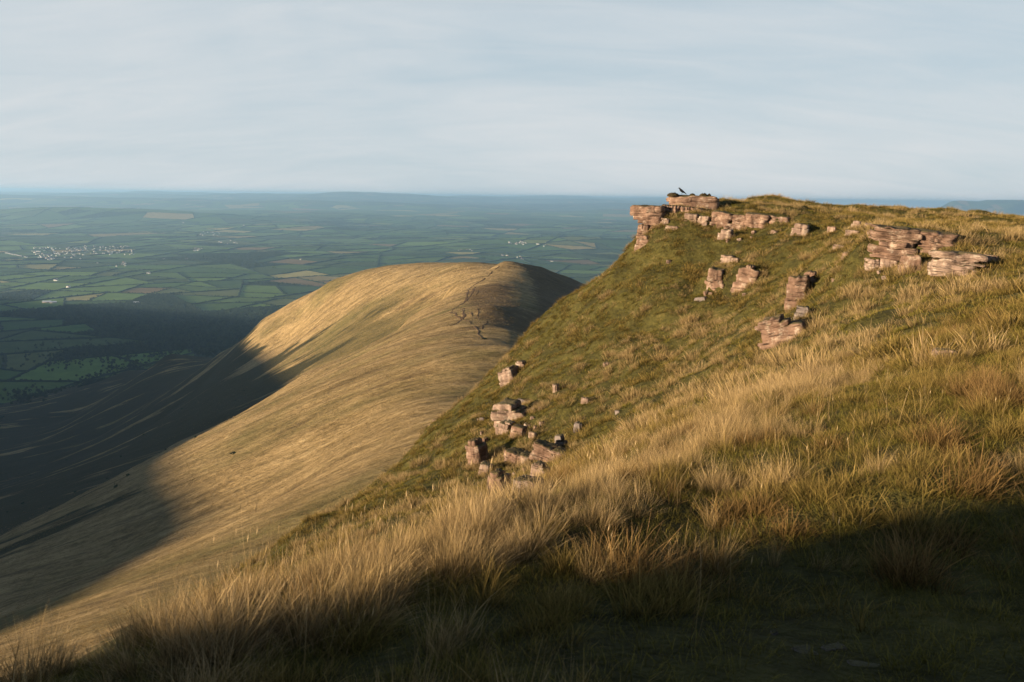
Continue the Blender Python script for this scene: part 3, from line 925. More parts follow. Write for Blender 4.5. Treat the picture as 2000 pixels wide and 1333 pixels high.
    for i, (b, lab) in enumerate(P_):
        Pm = hit((b[0] + b[2]) / 2, (b[1] + b[3]) / 2, 1.2)
        dist = Pm[1] * CP - Pm[2] * SP
        wv_ = (b[2] - b[0]) / FPX * dist; dv = (b[3] - b[1]) / FPX * dist * 1.6
        rng = np.random.default_rng(300 + i)
        V, F = slab_stack(rng, wv_, dv, 0.022, 1, 0.3)
        o = link('flat_stone', mesh_np('flat_stone', V, F, smooth=False), [M_ROCKD])
        o.location = (Pm[0], Pm[1], Pm[2] - 0.008)
        o.rotation_euler = (R(rng.uniform(-4, 4)), R(rng.uniform(-4, 4)), R(rng.uniform(-20, 20)))
        tag(o, lab, 'stone', 'stones trodden into the path')
        ROCK_FOOT.append((Pm[0], Pm[1], wv_ * 0.8, dv * 0.8, 0))
    b = (1832, 694, 1872, 706)
    rock('flat_stone', 'pale slab lying flat in the grass at the right', 'stone', b, 1, M_ROCKP, 0.8, yaw=0, dip=2, seed=80, sink=0.3, lift=0.06)


build_rocks()
settle_turf()

# ------------------------------------------------------------------ grass
def mat_grass(name, base, mid, tip, tip2, trans=0.25):
    m, t = material(name)
    at = t.n('ShaderNodeAttribute', attribute_name='tt')
    sp_ = t.n('ShaderNodeSeparateColor')
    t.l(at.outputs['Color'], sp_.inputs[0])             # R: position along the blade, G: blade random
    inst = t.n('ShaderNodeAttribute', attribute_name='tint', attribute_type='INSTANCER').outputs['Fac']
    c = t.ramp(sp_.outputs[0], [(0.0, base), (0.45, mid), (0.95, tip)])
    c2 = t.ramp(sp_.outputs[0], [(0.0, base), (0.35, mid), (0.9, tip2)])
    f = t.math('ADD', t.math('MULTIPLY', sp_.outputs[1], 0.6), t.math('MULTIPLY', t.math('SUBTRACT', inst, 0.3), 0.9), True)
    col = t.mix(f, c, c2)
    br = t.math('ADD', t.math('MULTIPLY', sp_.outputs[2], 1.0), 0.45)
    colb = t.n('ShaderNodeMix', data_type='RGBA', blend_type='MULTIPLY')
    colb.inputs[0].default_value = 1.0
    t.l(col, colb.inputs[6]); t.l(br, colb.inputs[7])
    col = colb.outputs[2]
    d = t.n('ShaderNodeBsdfDiffuse'); t.l(col, d.inputs[0])
    tr = t.n('ShaderNodeBsdfTranslucent'); t.l(col, tr.inputs[0])
    mx_ = t.n('ShaderNodeMixShader'); mx_.inputs[0].default_value = trans
    t.l(d.outputs[0], mx_.inputs[1]); t.l(tr.outputs[0], mx_.inputs[2])
    o = t.n('ShaderNodeOutputMaterial'); t.l(mx_.outputs[0], o.inputs[0])
    return m


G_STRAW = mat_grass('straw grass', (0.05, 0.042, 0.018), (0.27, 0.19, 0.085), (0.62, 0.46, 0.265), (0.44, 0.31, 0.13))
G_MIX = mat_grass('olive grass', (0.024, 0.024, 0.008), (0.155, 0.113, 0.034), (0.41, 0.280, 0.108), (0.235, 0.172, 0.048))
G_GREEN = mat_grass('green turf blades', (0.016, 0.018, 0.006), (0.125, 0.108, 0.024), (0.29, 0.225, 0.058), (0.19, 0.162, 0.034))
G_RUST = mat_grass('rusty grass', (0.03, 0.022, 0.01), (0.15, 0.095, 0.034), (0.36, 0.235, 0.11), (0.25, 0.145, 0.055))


def tuft(name, mat, n, l0, l1, rb, wid, lean, curl, seed, seg=3, heads=False):
    """one tuft: n tapering blades that lean out from the base and bend over"""
    rng = np.random.default_rng(seed)
    V, F, T = [], [], []
    for _ in range(n):
        ph = rng.uniform(0, 2 * math.pi); rr = rb * math.sqrt(rng.random())
        bx, by = rr * math.cos(ph), rr * math.sin(ph)
        ph2 = ph + rng.normal(0, 0.7)
        L = rng.uniform(l0, l1) * (1.0 - 0.35 * (rr / rb) ** 2)
        tilt = abs(rng.normal(lean * (0.35 + rr / rb), 0.18))
        cu = rng.uniform(0.2, 1.0) * curl
        wd = wid * rng.uniform(0.6, 1.2)
        side = (-math.sin(ph2 + rng.normal(0, 0.9)), math.cos(ph2 + rng.normal(0, 0.9)))
        x, y, z = bx, by, -0.03
        g1, g2 = rng.random(), rng.random()
        b0 = len(V)
        twist = rng.normal(0, 0.25)
        for k in range(seg + 1):
            s = k / seg
            ww = wd * (1 - s) ** 0.7 * 0.5
            if k == seg:
                V.append((x, y, z)); T.append((s, g1, g2))
            else:
                V.append((x - side[0] * ww, y - side[1] * ww, z)); T.append((s, g1, g2))
                V.append((x + side[0] * ww, y + side[1] * ww, z)); T.append((s, g1, g2))
            ang_ = min(tilt + cu * s * 1.2, 2.3)
            st = L / seg
            pp = ph2 + twist * s * 3
            x += math.sin(ang_) * math.cos(pp) * st; y += math.sin(ang_) * math.sin(pp) * st; z += math.cos(ang_) * st
        for k in range(seg - 1):
            q = b0 + 2 * k
            F.append((q, q + 1, q + 3, q + 2))
        q = b0 + 2 * (seg - 1)
        F.append((q, q + 1, q + 2))
        if heads:                                        # a narrow seed head near the tip
            tipv = V[-1]
            h0 = len(V)
            for (dx, dz, tt) in ((0, -0.06, 0.6), (0.0028, -0.03, 0.8), (-0.0028, -0.025, 0.8), (0, 0.015, 0.9)):
                V.append((tipv[0] + dx, tipv[1], tipv[2] + dz)); T.append((tt, g1, g2))
            F.append((h0, h0 + 1, h0 + 3, h0 + 2))
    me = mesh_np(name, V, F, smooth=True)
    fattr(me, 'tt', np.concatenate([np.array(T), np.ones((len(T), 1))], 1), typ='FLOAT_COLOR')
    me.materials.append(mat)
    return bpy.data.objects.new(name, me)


def tuft_set(name, specs):
    c = bpy.data.collections.new(name)                   # a palette of tuft shapes; not linked to the scene itself
    for i, sp_ in enumerate(specs):
        c.objects.link(tuft('%s_%02d' % (name, i), **sp_))
    return c


def scatter(name, coll, P, Nrm, scale, idx, tint, lean_vec, upright=0.6):
    n = len(P)
    rng = np.random.default_rng(len(name) * 131 + n)
    ax = np.array([0, 0, 1.0])[None] * upright + Nrm * (1 - upright) + lean_vec
    ax /= np.linalg.norm(ax, axis=1, keepdims=True)
    ph = rng.uniform(0, 2 * math.pi, n)
    tx = np.stack([np.cos(ph), np.sin(ph), np.zeros(n)], 1)
    tx -= (tx * ax).sum(1, keepdims=True) * ax
    tx /= np.linalg.norm(tx, axis=1, keepdims=True)
    ty = np.cross(ax, tx)
    rx = np.arctan2(ty[:, 2], ax[:, 2]); ry = -np.arcsin(np.clip(tx[:, 2], -1, 1)); rz = np.arctan2(tx[:, 1], tx[:, 0])
    me = bpy.data.meshes.new(name)
    me.vertices.add(n)
    me.vertices.foreach_set('co', np.asarray(P, np.float32).ravel())
    fattr(me, 'rot', np.stack([rx, ry, rz], 1), typ='FLOAT_VECTOR')
    fattr(me, 'scl', scale); fattr(me, 'tint', tint); iattr(me, 'idx', idx)
    o = link(name, me)
    ng = bpy.data.node_groups.new(name + ' scatter', 'GeometryNodeTree')
    ng.interface.new_socket('Geometry', in_out='INPUT', socket_type='NodeSocketGeometry')
    ng.interface.new_socket('Geometry', in_out='OUTPUT', socket_type='NodeSocketGeometry')
    nd = ng.nodes
    gi, go = nd.new('NodeGroupInput'), nd.new('NodeGroupOutput')
    ci = nd.new('GeometryNodeCollectionInfo')
    ci.inputs['Collection'].default_value = coll
    ci.inputs['Separate Children'].default_value = True
    ci.inputs['Reset Children'].default_value = True
    ip = nd.new('GeometryNodeInstanceOnPoints')
    ip.inputs['Pick Instance'].default_value = True

    def named(nm, typ):
        a = nd.new('GeometryNodeInputNamedAttribute'); a.data_type = typ
        a.inputs[0].default_value = nm
        return a.outputs[0]
    L = ng.links
    L.new(gi.outputs[0], ip.inputs['Points']); L.new(ci.outputs[0], ip.inputs['Instance'])
    L.new(named('idx', 'INT'), ip.inputs['Instance Index'])
    L.new(named('rot', 'FLOAT_VECTOR'), ip.inputs['Rotation'])
    L.new(named('scl', 'FLOAT'), ip.inputs['Scale'])
    L.new(ip.outputs[0], go.inputs[0])
    md = o.modifiers.new('scatter', 'NODES'); md.node_group = ng
    return tag(o, kind='stuff')


def in_rock(x, y, k=1.0):
    bad = np.zeros(len(x), bool)
    for (cx, cy, a, b, yaw) in ROCK_FOOT:
        dx, dy = x - cx, y - cy
        lx_, ly_ = dx * math.cos(yaw) + dy * math.sin(yaw), -dx * math.sin(yaw) + dy * math.cos(yaw)
        bad |= (lx_ / (a * k)) ** 2 + (ly_ / (b * k)) ** 2 < 1
    return bad


def spread(n, x0, x1, y0, y1, seed, margin=1.22, dens=None):
    """random ground points in what the camera could see, with a margin at the sides"""
    rng = np.random.default_rng(seed)
    x, y = rng.uniform(x0, x1, n), rng.uniform(y0, y1, n)
    z = near_z(x, y)
    u, v, f = project(np.stack([x, y, z], 1))
    ok = (f > 0.6) & (np.abs(u - 1000) < 1000 * margin + 500 / np.maximum(f, 1)) & (v < 1333 + 900 / np.maximum(f, 1)) & (v > 300)
    ok &= ~in_rock(x, y)
    x, y, z, u, v, f = x[ok], y[ok], z[ok], u[ok], v[ok], f[ok]
    nrm = near_n(x, y)
    face = (nrm * -np.stack([x, y, z], 1)).sum(1) / np.linalg.norm(np.stack([x, y, z], 1), axis=1)
    ok = face > -0.12
    return x[ok], y[ok], z[ok], u[ok], v[ok], f[ok], nrm[ok], rng


LIP = np.array([p[:2] for p in (pix(*t) for t in [(-300, 1460, 2.6), (0, 1345, 3.2), (300, 1245, 3.8), (560, 1165, 4.5), (760, 1095, 5.2), (900, 1045, 5.9), (1100, 980, 7.0), (1240, 910, 8.6), (1400, 815, 11.5), (1560, 718, 15.5), (1650, 652, 19.5), (1720, 610, 22)])])


def lip_dist(x, y):
    """signed: positive on the camera's side of the grassy lip"""
    best = np.full(x.shape, 1e9); sg = np.zeros(x.shape)
    for a, b in zip(LIP[:-1], LIP[1:]):
        ab = b - a
        t = np.clip(((x - a[0]) * ab[0] + (y - a[1]) * ab[1]) / (ab @ ab), 0, 1)
        dx, dy = x - a[0] - t * ab[0], y - a[1] - t * ab[1]
        d = np.hypot(dx, dy)
        cr = ab[0] * (y - a[1]) - ab[1] * (x - a[0])
        up = d < best
        best = np.where(up, d, best); sg = np.where(up, -np.sign(cr), sg)
    return best * sg


def wind(x, y, nrm, k=0.22, down=0.25):
    g = np.stack([0.85 + 0.6 * fbm(x / 1.6, y / 1.6, 88, 2), 0.25 + 0.8 * fbm(x / 1.9, y / 1.9, 89, 2), 0 * x], 1) * k
    dn = nrm.copy(); dn[:, 2] = 0
    return g + dn * down


FINE = dict(seg=4)
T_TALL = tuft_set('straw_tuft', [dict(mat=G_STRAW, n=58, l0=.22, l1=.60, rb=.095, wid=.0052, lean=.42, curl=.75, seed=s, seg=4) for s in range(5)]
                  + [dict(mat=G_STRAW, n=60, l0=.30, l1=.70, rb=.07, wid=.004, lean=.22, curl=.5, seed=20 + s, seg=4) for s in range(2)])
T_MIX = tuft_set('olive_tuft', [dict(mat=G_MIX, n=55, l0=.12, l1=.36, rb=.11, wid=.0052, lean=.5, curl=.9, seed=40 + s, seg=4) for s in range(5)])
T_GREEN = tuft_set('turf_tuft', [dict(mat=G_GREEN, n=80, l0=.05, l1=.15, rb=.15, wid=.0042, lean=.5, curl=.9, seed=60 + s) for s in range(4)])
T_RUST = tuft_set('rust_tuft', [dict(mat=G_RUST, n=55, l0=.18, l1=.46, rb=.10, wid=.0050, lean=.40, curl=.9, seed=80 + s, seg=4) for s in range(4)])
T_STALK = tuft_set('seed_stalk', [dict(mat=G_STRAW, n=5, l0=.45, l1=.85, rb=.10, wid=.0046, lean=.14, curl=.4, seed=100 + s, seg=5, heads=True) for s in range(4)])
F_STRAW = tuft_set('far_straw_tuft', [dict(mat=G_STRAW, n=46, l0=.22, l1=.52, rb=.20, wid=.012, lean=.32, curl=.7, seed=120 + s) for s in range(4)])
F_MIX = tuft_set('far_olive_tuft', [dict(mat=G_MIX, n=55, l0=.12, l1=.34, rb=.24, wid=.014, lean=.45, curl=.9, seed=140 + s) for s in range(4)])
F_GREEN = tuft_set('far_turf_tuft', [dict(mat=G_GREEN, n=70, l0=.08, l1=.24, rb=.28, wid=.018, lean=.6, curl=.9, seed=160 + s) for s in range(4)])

PATH_C = np.array([pix(1500, 1260, 2.8)[:2], pix(1720, 1310, 2.5)[:2], pix(2150, 1330, 2.4)[:2]])


def bare(x, y, u, v):
    """trodden ground at the photographer's feet"""
    a = sstep(0.05, 0.5, x) * sstep(3.15, 2.75, y)
    return np.clip(a + sstep(1.0, 1.4, x) * sstep(3.0, 2.7, y), 0, 1)


def tussocks(x, y, cell, seed):
    """nearest tussock: distance in cell widths, outward direction, its random number"""
    gx_, gy_ = np.floor(x / cell), np.floor(y / cell)
    bd = np.full(x.shape, 9.0); bx = np.zeros(x.shape); by = np.zeros(x.shape); bid = np.zeros(x.shape)
    for i in (-1, 0, 1):
        for j in (-1, 0, 1):
            cx, cy = gx_ + i, gy_ + j
            px = (cx + 0.5 + 0.75 * (hash2(cx, cy, seed) - 0.5)) * cell; py = (cy + 0.5 + 0.75 * (hash2(cx, cy, seed + 1) - 0.5)) * cell
            idr = hash2(cx, cy, seed + 2)
            sz = 0.65 + 0.6 * hash2(cx, cy, seed + 3)
            d = np.hypot(x - px, y - py) / cell / sz
            up = d < bd
            bd = np.where(up, d, bd); bx = np.where(up, (x - px) / cell, bx); by = np.where(up, (y - py) / cell, by); bid = np.where(up, idr, bid)
    return bd, bx, by, bid


def plant():
    # ---- foreground (within about 14 m)
    x, y, z, u, v, f, nrm, rng = spread(190000, -8, 17, 0.8, 15, 1)
    near = f < 15
    ld = lip_dist(x, y)
    straw = np.exp(-((ld - 0.35) / 0.8) ** 2) * sstep(-1.2, -0.2, ld)
    pat = fbm(x / 1.7, y / 1.7, 51, 3) + 0.5
    pat2 = fbm(x / 2.3, y / 2.3, 57, 3) + 0.5
    b_ = bare(x, y, u, v)
    td, tx_, ty_, tid = tussocks(x, y, 0.46, 301)
    core = sstep(0.62, 0.22, td)
    out_lean = np.stack([tx_, ty_, 0 * tx_], 1) * 0.75
    # which kind each tussock is: straw on the lip and in patches, olive or rusty elsewhere
    p_straw = np.clip(0.95 * straw + 0.75 * sstep(0.50, 0.60, pat) * sstep(16, 6, f) * sstep(2.6, 1.4, ld) + 0.10 + 0.35 * sstep(800, 400, u), 0, 0.95)
    right = sstep(1.55, 2.0, x) * sstep(4.3, 3.6, y) * sstep(2.4, 2.8, y)
    p_straw *= 1 - 0.85 * right
    p_straw *= 1 - 0.7 * sstep(0.1, 0.6, x) * sstep(4.2, 3.4, y)
    b_ = np.clip(b_ + 0.55 * sstep(0.0, 0.5, x) * sstep(4.0, 3.3, y) * (1 - right), 0, 1)
    is_straw = tid < p_straw
    is_rust = (~is_straw) & (tid > 0.93 - 0.50 * right - 0.12 * sstep(0.53, 0.62, pat2))
    is_olive = ~(is_straw | is_rust)

    pat3 = fbm(x / 0.8, y / 0.8, 97, 3) + 0.5
    gap = 1 - 0.72 * sstep(0.56, 0.46, pat3) * sstep(0.6, 1.6, ld) * sstep(0.3, 1.2, x)

    def put(name, coll, m, s0, s1, up, k, down, tint=None, lean=None, hgt=None):
        n = int(m.sum())
        tn = (0.25 + 0.9 * (fbm(x[m] / 0.9, y[m] / 0.9, 71, 3) + 0.3) + rng.normal(0, 0.12, n)) if tint is None else tint
        sc = rng.uniform(s0, s1, n)
        if hgt is not None:
            sc = sc * hgt[m]
        lv = wind(x[m], y[m], nrm[m], k, down)
        if lean is not None:
            lv = lv + lean[m]
        scatter(name, coll, np.stack([x[m], y[m], z[m]], 1), nrm[m], sc, rng.integers(0, len(coll.objects), n), np.clip(tn, 0, 1), lv, up)
    hg = (0.45 + 0.55 * core) * (0.8 + 0.5 * (tid * 7.3 % 1.0))
    k1 = rng.random(len(x))
    m = near & is_straw & (k1 < gap * (0.015 + 0.25 * core + 0.10 * straw) * (1 - b_))
    put('straw_grass', T_TALL, m, 0.40, 0.72, 0.75, 0.26, 0.22, lean=out_lean, hgt=hg)
    k2 = rng.random(len(x))
    m = near & is_olive & (k2 < gap * (0.03 + 0.22 * core) * (1 - b_))
    put('olive_grass', T_MIX, m, 0.55, 1.0, 0.7, 0.22, 0.25, lean=out_lean, hgt=hg)
    k3 = rng.random(len(x))
    m = near & (k3 < 0.17 * (1 - 0.55 * b_ * sstep(0.35, 0.55, pat)))
    put('green_turf', T_GREEN, m, 0.5, 1.0, 0.5, 0.1, 0.1)
    k4 = rng.random(len(x))
    m = near & is_rust & (k4 < gap * (0.04 + 0.24 * core) * (1 - b_))
    put('rusty_grass', T_RUST, m, 0.6, 1.05, 0.75, 0.22, 0.2, lean=out_lean, hgt=hg)
    k5 = rng.random(len(x))
    m = (f < 9) & (k5 < 0.009 * np.clip(0.3 + 1.8 * np.exp(-((ld - 0.1) / 0.6) ** 2), 0, 2) * (1 - 0.9 * b_) * (ld > -0.6) * (u > 420))
    put('seed_stalks', T_STALK, m, 0.5, 0.85, 0.85, 0.22, 0.15, tint=np.full(int(m.sum()), 0.2))

    # ---- middle distance and the steep face
    x, y, z, u, v, f, nrm, rng = spread(400000, -45, 90, 9, 92, 2)
    near = f >= 11
    steep = 1 - nrm[:, 2]
    pat = fbm(x / 2.0, y / 2.0, 61, 4) + 0.5
    big = fbm(x / 9, y / 9, 63, 3) + 0.5
    ld = lip_dist(x, y)
    onface = sstep(0.06, 0.16, steep)
    td, tx_, ty_, tid = tussocks(x, y, 1.05, 401)
    core = sstep(0.66, 0.2, td)
    out_lean = np.stack([tx_, ty_, 0 * tx_], 1) * 0.6
    hg = (0.42 + 0.68 * core) * (0.7 + 0.7 * (tid * 7.3 % 1.0))
    dens = np.clip(1.25 - f / 140, 0.5, 1.0)
    p_straw = sstep(0.46, 0.66, pat * 0.65 + big * 0.35)
    p_straw = np.clip(p_straw * (1 - 0.1 * onface) + 0.9 * np.exp(-((ld - 0.4) / 1.2) ** 2) * (f < 30) + 0.12, 0, 1)
    p_straw = np.where((f < 26) & (ld > 1.5), p_straw * 0.75, p_straw)
    is_straw = tid < p_straw
    k1 = rng.random(len(x))
    m = near & is_straw & (k1 < (0.06 + 0.30 * core) * dens)
    put('hillside_straw_grass', F_STRAW, m, 0.5, 1.05, 0.7, 0.20, 0.45, lean=out_lean, hgt=hg)
    k2 = rng.random(len(x))
    m = near & ~is_straw & (k2 < (0.08 + 0.26 * core) * dens)
    put('hillside_olive_grass', F_MIX, m, 0.65, 1.35, 0.6, 0.15, 0.45, lean=out_lean, hgt=hg)
    k3 = rng.random(len(x))
    m = near & (k3 < 0.23 * dens)
    put('hillside_turf', F_GREEN, m, 0.5, 1.0, 0.4, 0.05, 0.25)


plant()


def plant_moor():
    """coarse tussocks over the golden ridge, thinning with distance"""
    rng = np.random.default_rng(77)
    n = 230000
    a = rng.uniform(R(-42), R(16), n)
    r = np.exp(rng.uniform(math.log(75), math.log(1450), n))
    x, y = r * np.sin(a), r * np.cos(a)
    ok = (x < GX0) | (x > GX1) | (y > GY1 - 3)
    x, y, r = x[ok], y[ok], r[ok]
    z = np.maximum(mid_z(x, y), -9999)
    e = 4.0
    zx, zy = (mid_tps(x + e, y) - mid_tps(x - e, y)) / (2 * e), (mid_tps(x, y + e) - mid_tps(x, y - e)) / (2 * e)
    nrm = np.stack([-zx, -zy, np.ones_like(zx)], 1); nrm /= np.linalg.norm(nrm, axis=1, keepdims=True)
    P = np.stack([x, y, z], 1)
    face = -(nrm * P).sum(1) / np.linalg.norm(P, axis=1)
    lo = sstep(-200, -330, z)
    ok = (face > -0.03) & (rng.random(len(x)) < np.clip(0.25 + 1.6 * face, 0, 1)) & (rng.random(len(x)) > 0.75 * lo)
    cl = fbm(x / 22, y / 9, 91, 4) + 0.5
    ok &= rng.random(len(x)) < sstep(0.30, 0.60, cl) * 0.9 + 0.1
    x, y, z, r, nrm, P, cl = x[ok], y[ok], z[ok], r[ok], nrm[ok], P[ok], cl[ok]
    s = (0.9 + 1.5 * sstep(80, 700, r)) * rng.uniform(0.6, 1.15, len(x))
    ol = (fbm(x / 60, y / 25, 93, 3) + 0.5 + rng.normal(0, 0.08, len(x))) > 0.60
    for name, coll, m in (('moor_straw_grass', F_STRAW, ~ol), ('moor_olive_grass', F_MIX, ol)):
        k = int(m.sum())
        scatter(name, coll, P[m], nrm[m], s[m], rng.integers(0, 4, k), np.clip(rng.normal(0.45, 0.2, k), 0, 1), wind(x[m], y[m], nrm[m], 0.15, 0.4), 0.6)


def plant_crags():
    """grass that grows up against the foot, the ends and the back of each crag"""
    rng = np.random.default_rng(31)
    pts = []
    for (px, py, yaw, W, D, h) in CRAGS:
        c, s = math.cos(yaw), math.sin(yaw)
        for _ in range(int(10 + 16 * W)):
            side = rng.random()
            if side < 0.5:
                lx_, ly_ = rng.uniform(-0.55, 0.55) * W, rng.uniform(-0.22, -0.02)
            elif side < 0.75:
                lx_, ly_ = rng.choice([-1, 1]) * (0.52 * W + rng.uniform(0, 0.2)), rng.uniform(0, 0.8) * D
            else:
                lx_, ly_ = rng.uniform(-0.5, 0.5) * W, D * rng.uniform(0.8, 1.25)
            pts.append((px + lx_ * c - ly_ * s, py + lx_ * s + ly_ * c))
    P = np.array(pts)
    z = near_z(P[:, 0], P[:, 1])
    n = len(P)
    nrm = near_n(P[:, 0], P[:, 1])
    Q = np.column_stack([P, z])
    a = rng.random(n) < 0.45
    for name, coll, m in (('crag_foot_straw_grass', F_STRAW, a), ('crag_foot_olive_grass', F_MIX, ~a)):
        k = int(m.sum())
        scatter(name, coll, Q[m], nrm[m], rng.uniform(0.45, 1.0, k), rng.integers(0, 4, k), rng.random(k), wind(P[m, 0], P[m, 1], nrm[m], 0.15, 0.3), 0.7)


plant_crags()
plant_moor()

# ------------------------------------------------------------------ fields, hedges, woods
def blocked(P, n=70):
    """True where the golden ridge or the summit ground hides a far point from the camera"""
    P = np.asarray(P, float)
    out = np.zeros(len(P), bool)
    d = np.linalg.norm(P, axis=1)
    for t in np.exp(np.linspace(math.log(60), math.log(3500), n)):
        k = np.minimum(t / d, 0.97)
        q = P * k[:, None]
        out |= (MIDG(q[:, 0], q[:, 1]) > q[:, 2]) & (t < d * 0.97)
    return out


# a coarse copy of the ridge heights for such tests
_mgx = np.arange(-2600, 2600, 40.0); _mgy = np.arange(0, 4200, 40.0)
_mX, _mY = np.meshgrid(_mgx, _mgy)
_mZ = mid_z(_mX, _mY, False)


def MIDG(x, y):
    i = np.clip(((x + 2600) / 40).astype(int), 0, len(_mgx) - 1); j = np.clip((y / 40).astype(int), 0, len(_mgy) - 1)
    return np.where((np.abs(x) < 2580) & (y > 0) & (y < 4150), _mZ[j, i], -9999)


def surface_hit(u, v, fn, y0, y1, n=1500):
    d = ray(u, v)
    Y = np.exp(np.linspace(math.log(y0), math.log(y1), n))
    P = d[None] * (Y / d[1])[:, None]
    g = fn(P[:, 0], P[:, 1])
    k = np.where(P[:, 2] <= g)[0]
    if len(k) == 0:
        return None
    i = k[0]
    return np.array([P[i, 0], P[i, 1], g[i]])


def vhit(u, v):
    return surface_hit(u, v, valley_z, 1500, 40000)


def mhit(u, v):
    return surface_hit(u, v, lambda x, y: mid_z(x, y), 130, 4000, 700)


FR = np.random.default_rng(5)
cells, hedges = [], []


def split_poly(poly, p, nrm):
    """cut a convex polygon by a line; returns the two halves and the cut segment"""
    s = [(q - p) @ nrm for q in poly]
    A, B, cut = [], [], []
    n = len(poly)
    for i in range(n):
        a, b = poly[i], poly[(i + 1) % n]
        sa, sb = s[i], s[(i + 1) % n]
        (A if sa >= 0 else B).append(a)
        if (sa >= 0) != (sb >= 0):
            m = a + (b - a) * (sa / (sa - sb))
            A.append(m); B.append(m); cut.append(m)
    return A, B, cut


def parea(p):
    p = np.array(p)
    x, y = p[:, 0], p[:, 1]
    return 0.5 * abs(np.dot(x, np.roll(y, -1)) - np.dot(y, np.roll(x, -1)))


def grow(poly, depth=0):
    P = np.array(poly)
    c = P.mean(0)
    ar = parea(poly)
    r = np.linalg.norm(P - c, axis=1).max()
    d = math.hypot(*c)
    # keep only what the view, with a margin, can hold
    if abs(c[0]) - r > 0.78 * max(c[1] + r, 0) + 700 or c[1] + r < 0:
        if ar < 4e6:
            return
    # field size wanders: small old enclosures here, wide arable there
    var = 0.55 + 1.1 * float(fbm(np.array([c[0] / 1800]), np.array([c[1] / 1800]), 15, 2)[0] + 0.5)
    target = (170 + 0.026 * d) ** 2 * var
    if ar < target * FR.uniform(0.7, 2.3) or len(poly) < 3:
        cells.append((poly, c, ar, d)); return
    ev = np.cov((P - c).T)
    wv_, vv = np.linalg.eigh(ev)
    long_ax = vv[:, 1]
    if wv_[1] < wv_[0] * 1.6 and FR.random() < 0.4:
        long_ax = vv[:, 0]
    a = math.atan2(long_ax[1], long_ax[0]) + FR.normal(0, 0.20)
    nrm = np.array([math.cos(a), math.sin(a)])
    p = c + nrm * FR.normal(0, 0.13) * r
    A, B, cut = split_poly(poly, p, nrm)
    if len(A) < 3 or len(B) < 3 or len(cut) != 2:
        cells.append((poly, c, ar, d)); return
    hedges.append((cut[0], cut[1], depth))
    grow(A, depth + 1); grow(B, depth + 1)


grow([np.array(q, float) for q in ((-21000, 1300), (17000, 1300), (17000, 26000), (-21000, 26000))])

PAL = [((0.040, 0.072, 0.020), 5), ((0.055, 0.095, 0.024), 5), ((0.070, 0.105, 0.030), 4), ((0.10, 0.145, 0.042), 3), ((0.045, 0.062, 0.022), 3), ((0.10, 0.105, 0.045), 1.3),
       ((0.24, 0.17, 0.09), 1.0), ((0.17, 0.105, 0.065), 0.8), ((0.28, 0.22, 0.11), 0.7), ((0.14, 0.15, 0.035), 0.35)]
PW = np.array([p[1] for p in PAL]); PW = PW / PW.sum()
fv, ff, fc = [], [], []
woods = []
for poly, c, ar, d in cells:
    wn = float(fbm(np.array([c[0] / 1500]), np.array([c[1] / 1500]), 25, 3)[0])
    cwm = (c[1] < 3300 and c[0] < -300 and FR.random() < 0.05)
    iswood = (wn > 0.135 and ar < 2.4e5) or FR.random() < 0.025 or cwm
    if iswood and d < 17000:
        woods.append((poly, c, ar, d))
        col = (0.018, 0.030, 0.013)
    else:
        col = PAL[FR.choice(len(PAL), p=PW)][0]
        if c[1] < 4800 and col[0] > 0.12 and FR.random() < 0.6:
            col = PAL[2][0]
    col = np.array(col) * FR.uniform(0.85, 1.15)
    ring = []
    n = len(poly)
    for i in range(n):
        a, b = poly[i], poly[(i + 1) % n]
        m = max(1, int(np.linalg.norm(b - a) / 170))
        for k in range(m):
            ring.append(a + (b - a) * k / m)
    b0 = len(fv)
    pts = np.array([c] + ring)
    z = valley_z(pts[:, 0], pts[:, 1])
    fv.extend(np.column_stack([pts, z]).tolist())
    R_ = len(ring)
    for i in range(R_):
        ff.append((b0, b0 + 1 + i, b0 + 1 + (i + 1) % R_)); fc.append((*col, 1))
fv = np.array(fv); ff = np.array(ff)
# faces must look up
v0, v1, v2 = fv[ff[:, 0]], fv[ff[:, 1]], fv[ff[:, 2]]
fl = np.cross(v1 - v0, v2 - v0)[:, 2] < 0
ff[fl] = ff[fl][:, [0, 2, 1]]
me = mesh_np('fields', fv, ff, smooth=False)
fattr(me, 'fieldcol', np.array(fc), dom='FACE', typ='FLOAT_COLOR')
tag(link('field', me, [M_FIELD]), kind='structure')


def mat_leaf(name, c0, c1, c2):
    m, t = material(name)
    p = t.n('ShaderNodeNewGeometry').outputs['Position']
    oi = t.n('ShaderNodeAttribute', attribute_name='tint', attribute_type='INSTANCER').outputs['Fac']
    n_ = t.noise(p, 0.45, 3, 0.6)
    c = t.ramp(t.math('ADD', t.math('MULTIPLY', n_, 0.7), t.math('MULTIPLY', oi, 0.35)), [(0.3, c0), (0.5, c1), (0.75, c2)])
    principled(t, c, 0.9, 0.1)
    return m


M_LEAF = mat_leaf('tree leaves', (0.016, 0.030, 0.010), (0.030, 0.050, 0.016), (0.055, 0.075, 0.024))
M_HEDGE = mat_leaf('hedge leaves', (0.014, 0.026, 0.010), (0.024, 0.040, 0.014), (0.045, 0.060, 0.020))
mb, tb = material('bark'); principled(tb, (0.07, 0.055, 0.04), 0.9, 0.1)
mw, tw = material('white render'); principled(tw, (0.66, 0.64, 0.60), 0.8, 0.2)
mst, ts_ = material('grey stone wall'); principled(ts_, (0.36, 0.32, 0.28), 0.9, 0.2)
msl, tsl = material('slate roof'); principled(tsl, (0.085, 0.085, 0.095), 0.6, 0.3)
mti, tti = material('red tile roof'); principled(tti, (0.24, 0.11, 0.075), 0.8, 0.2)
mtin, ttn = material('tin roof'); principled(ttn, (0.55, 0.58, 0.62), 0.4, 0.4)

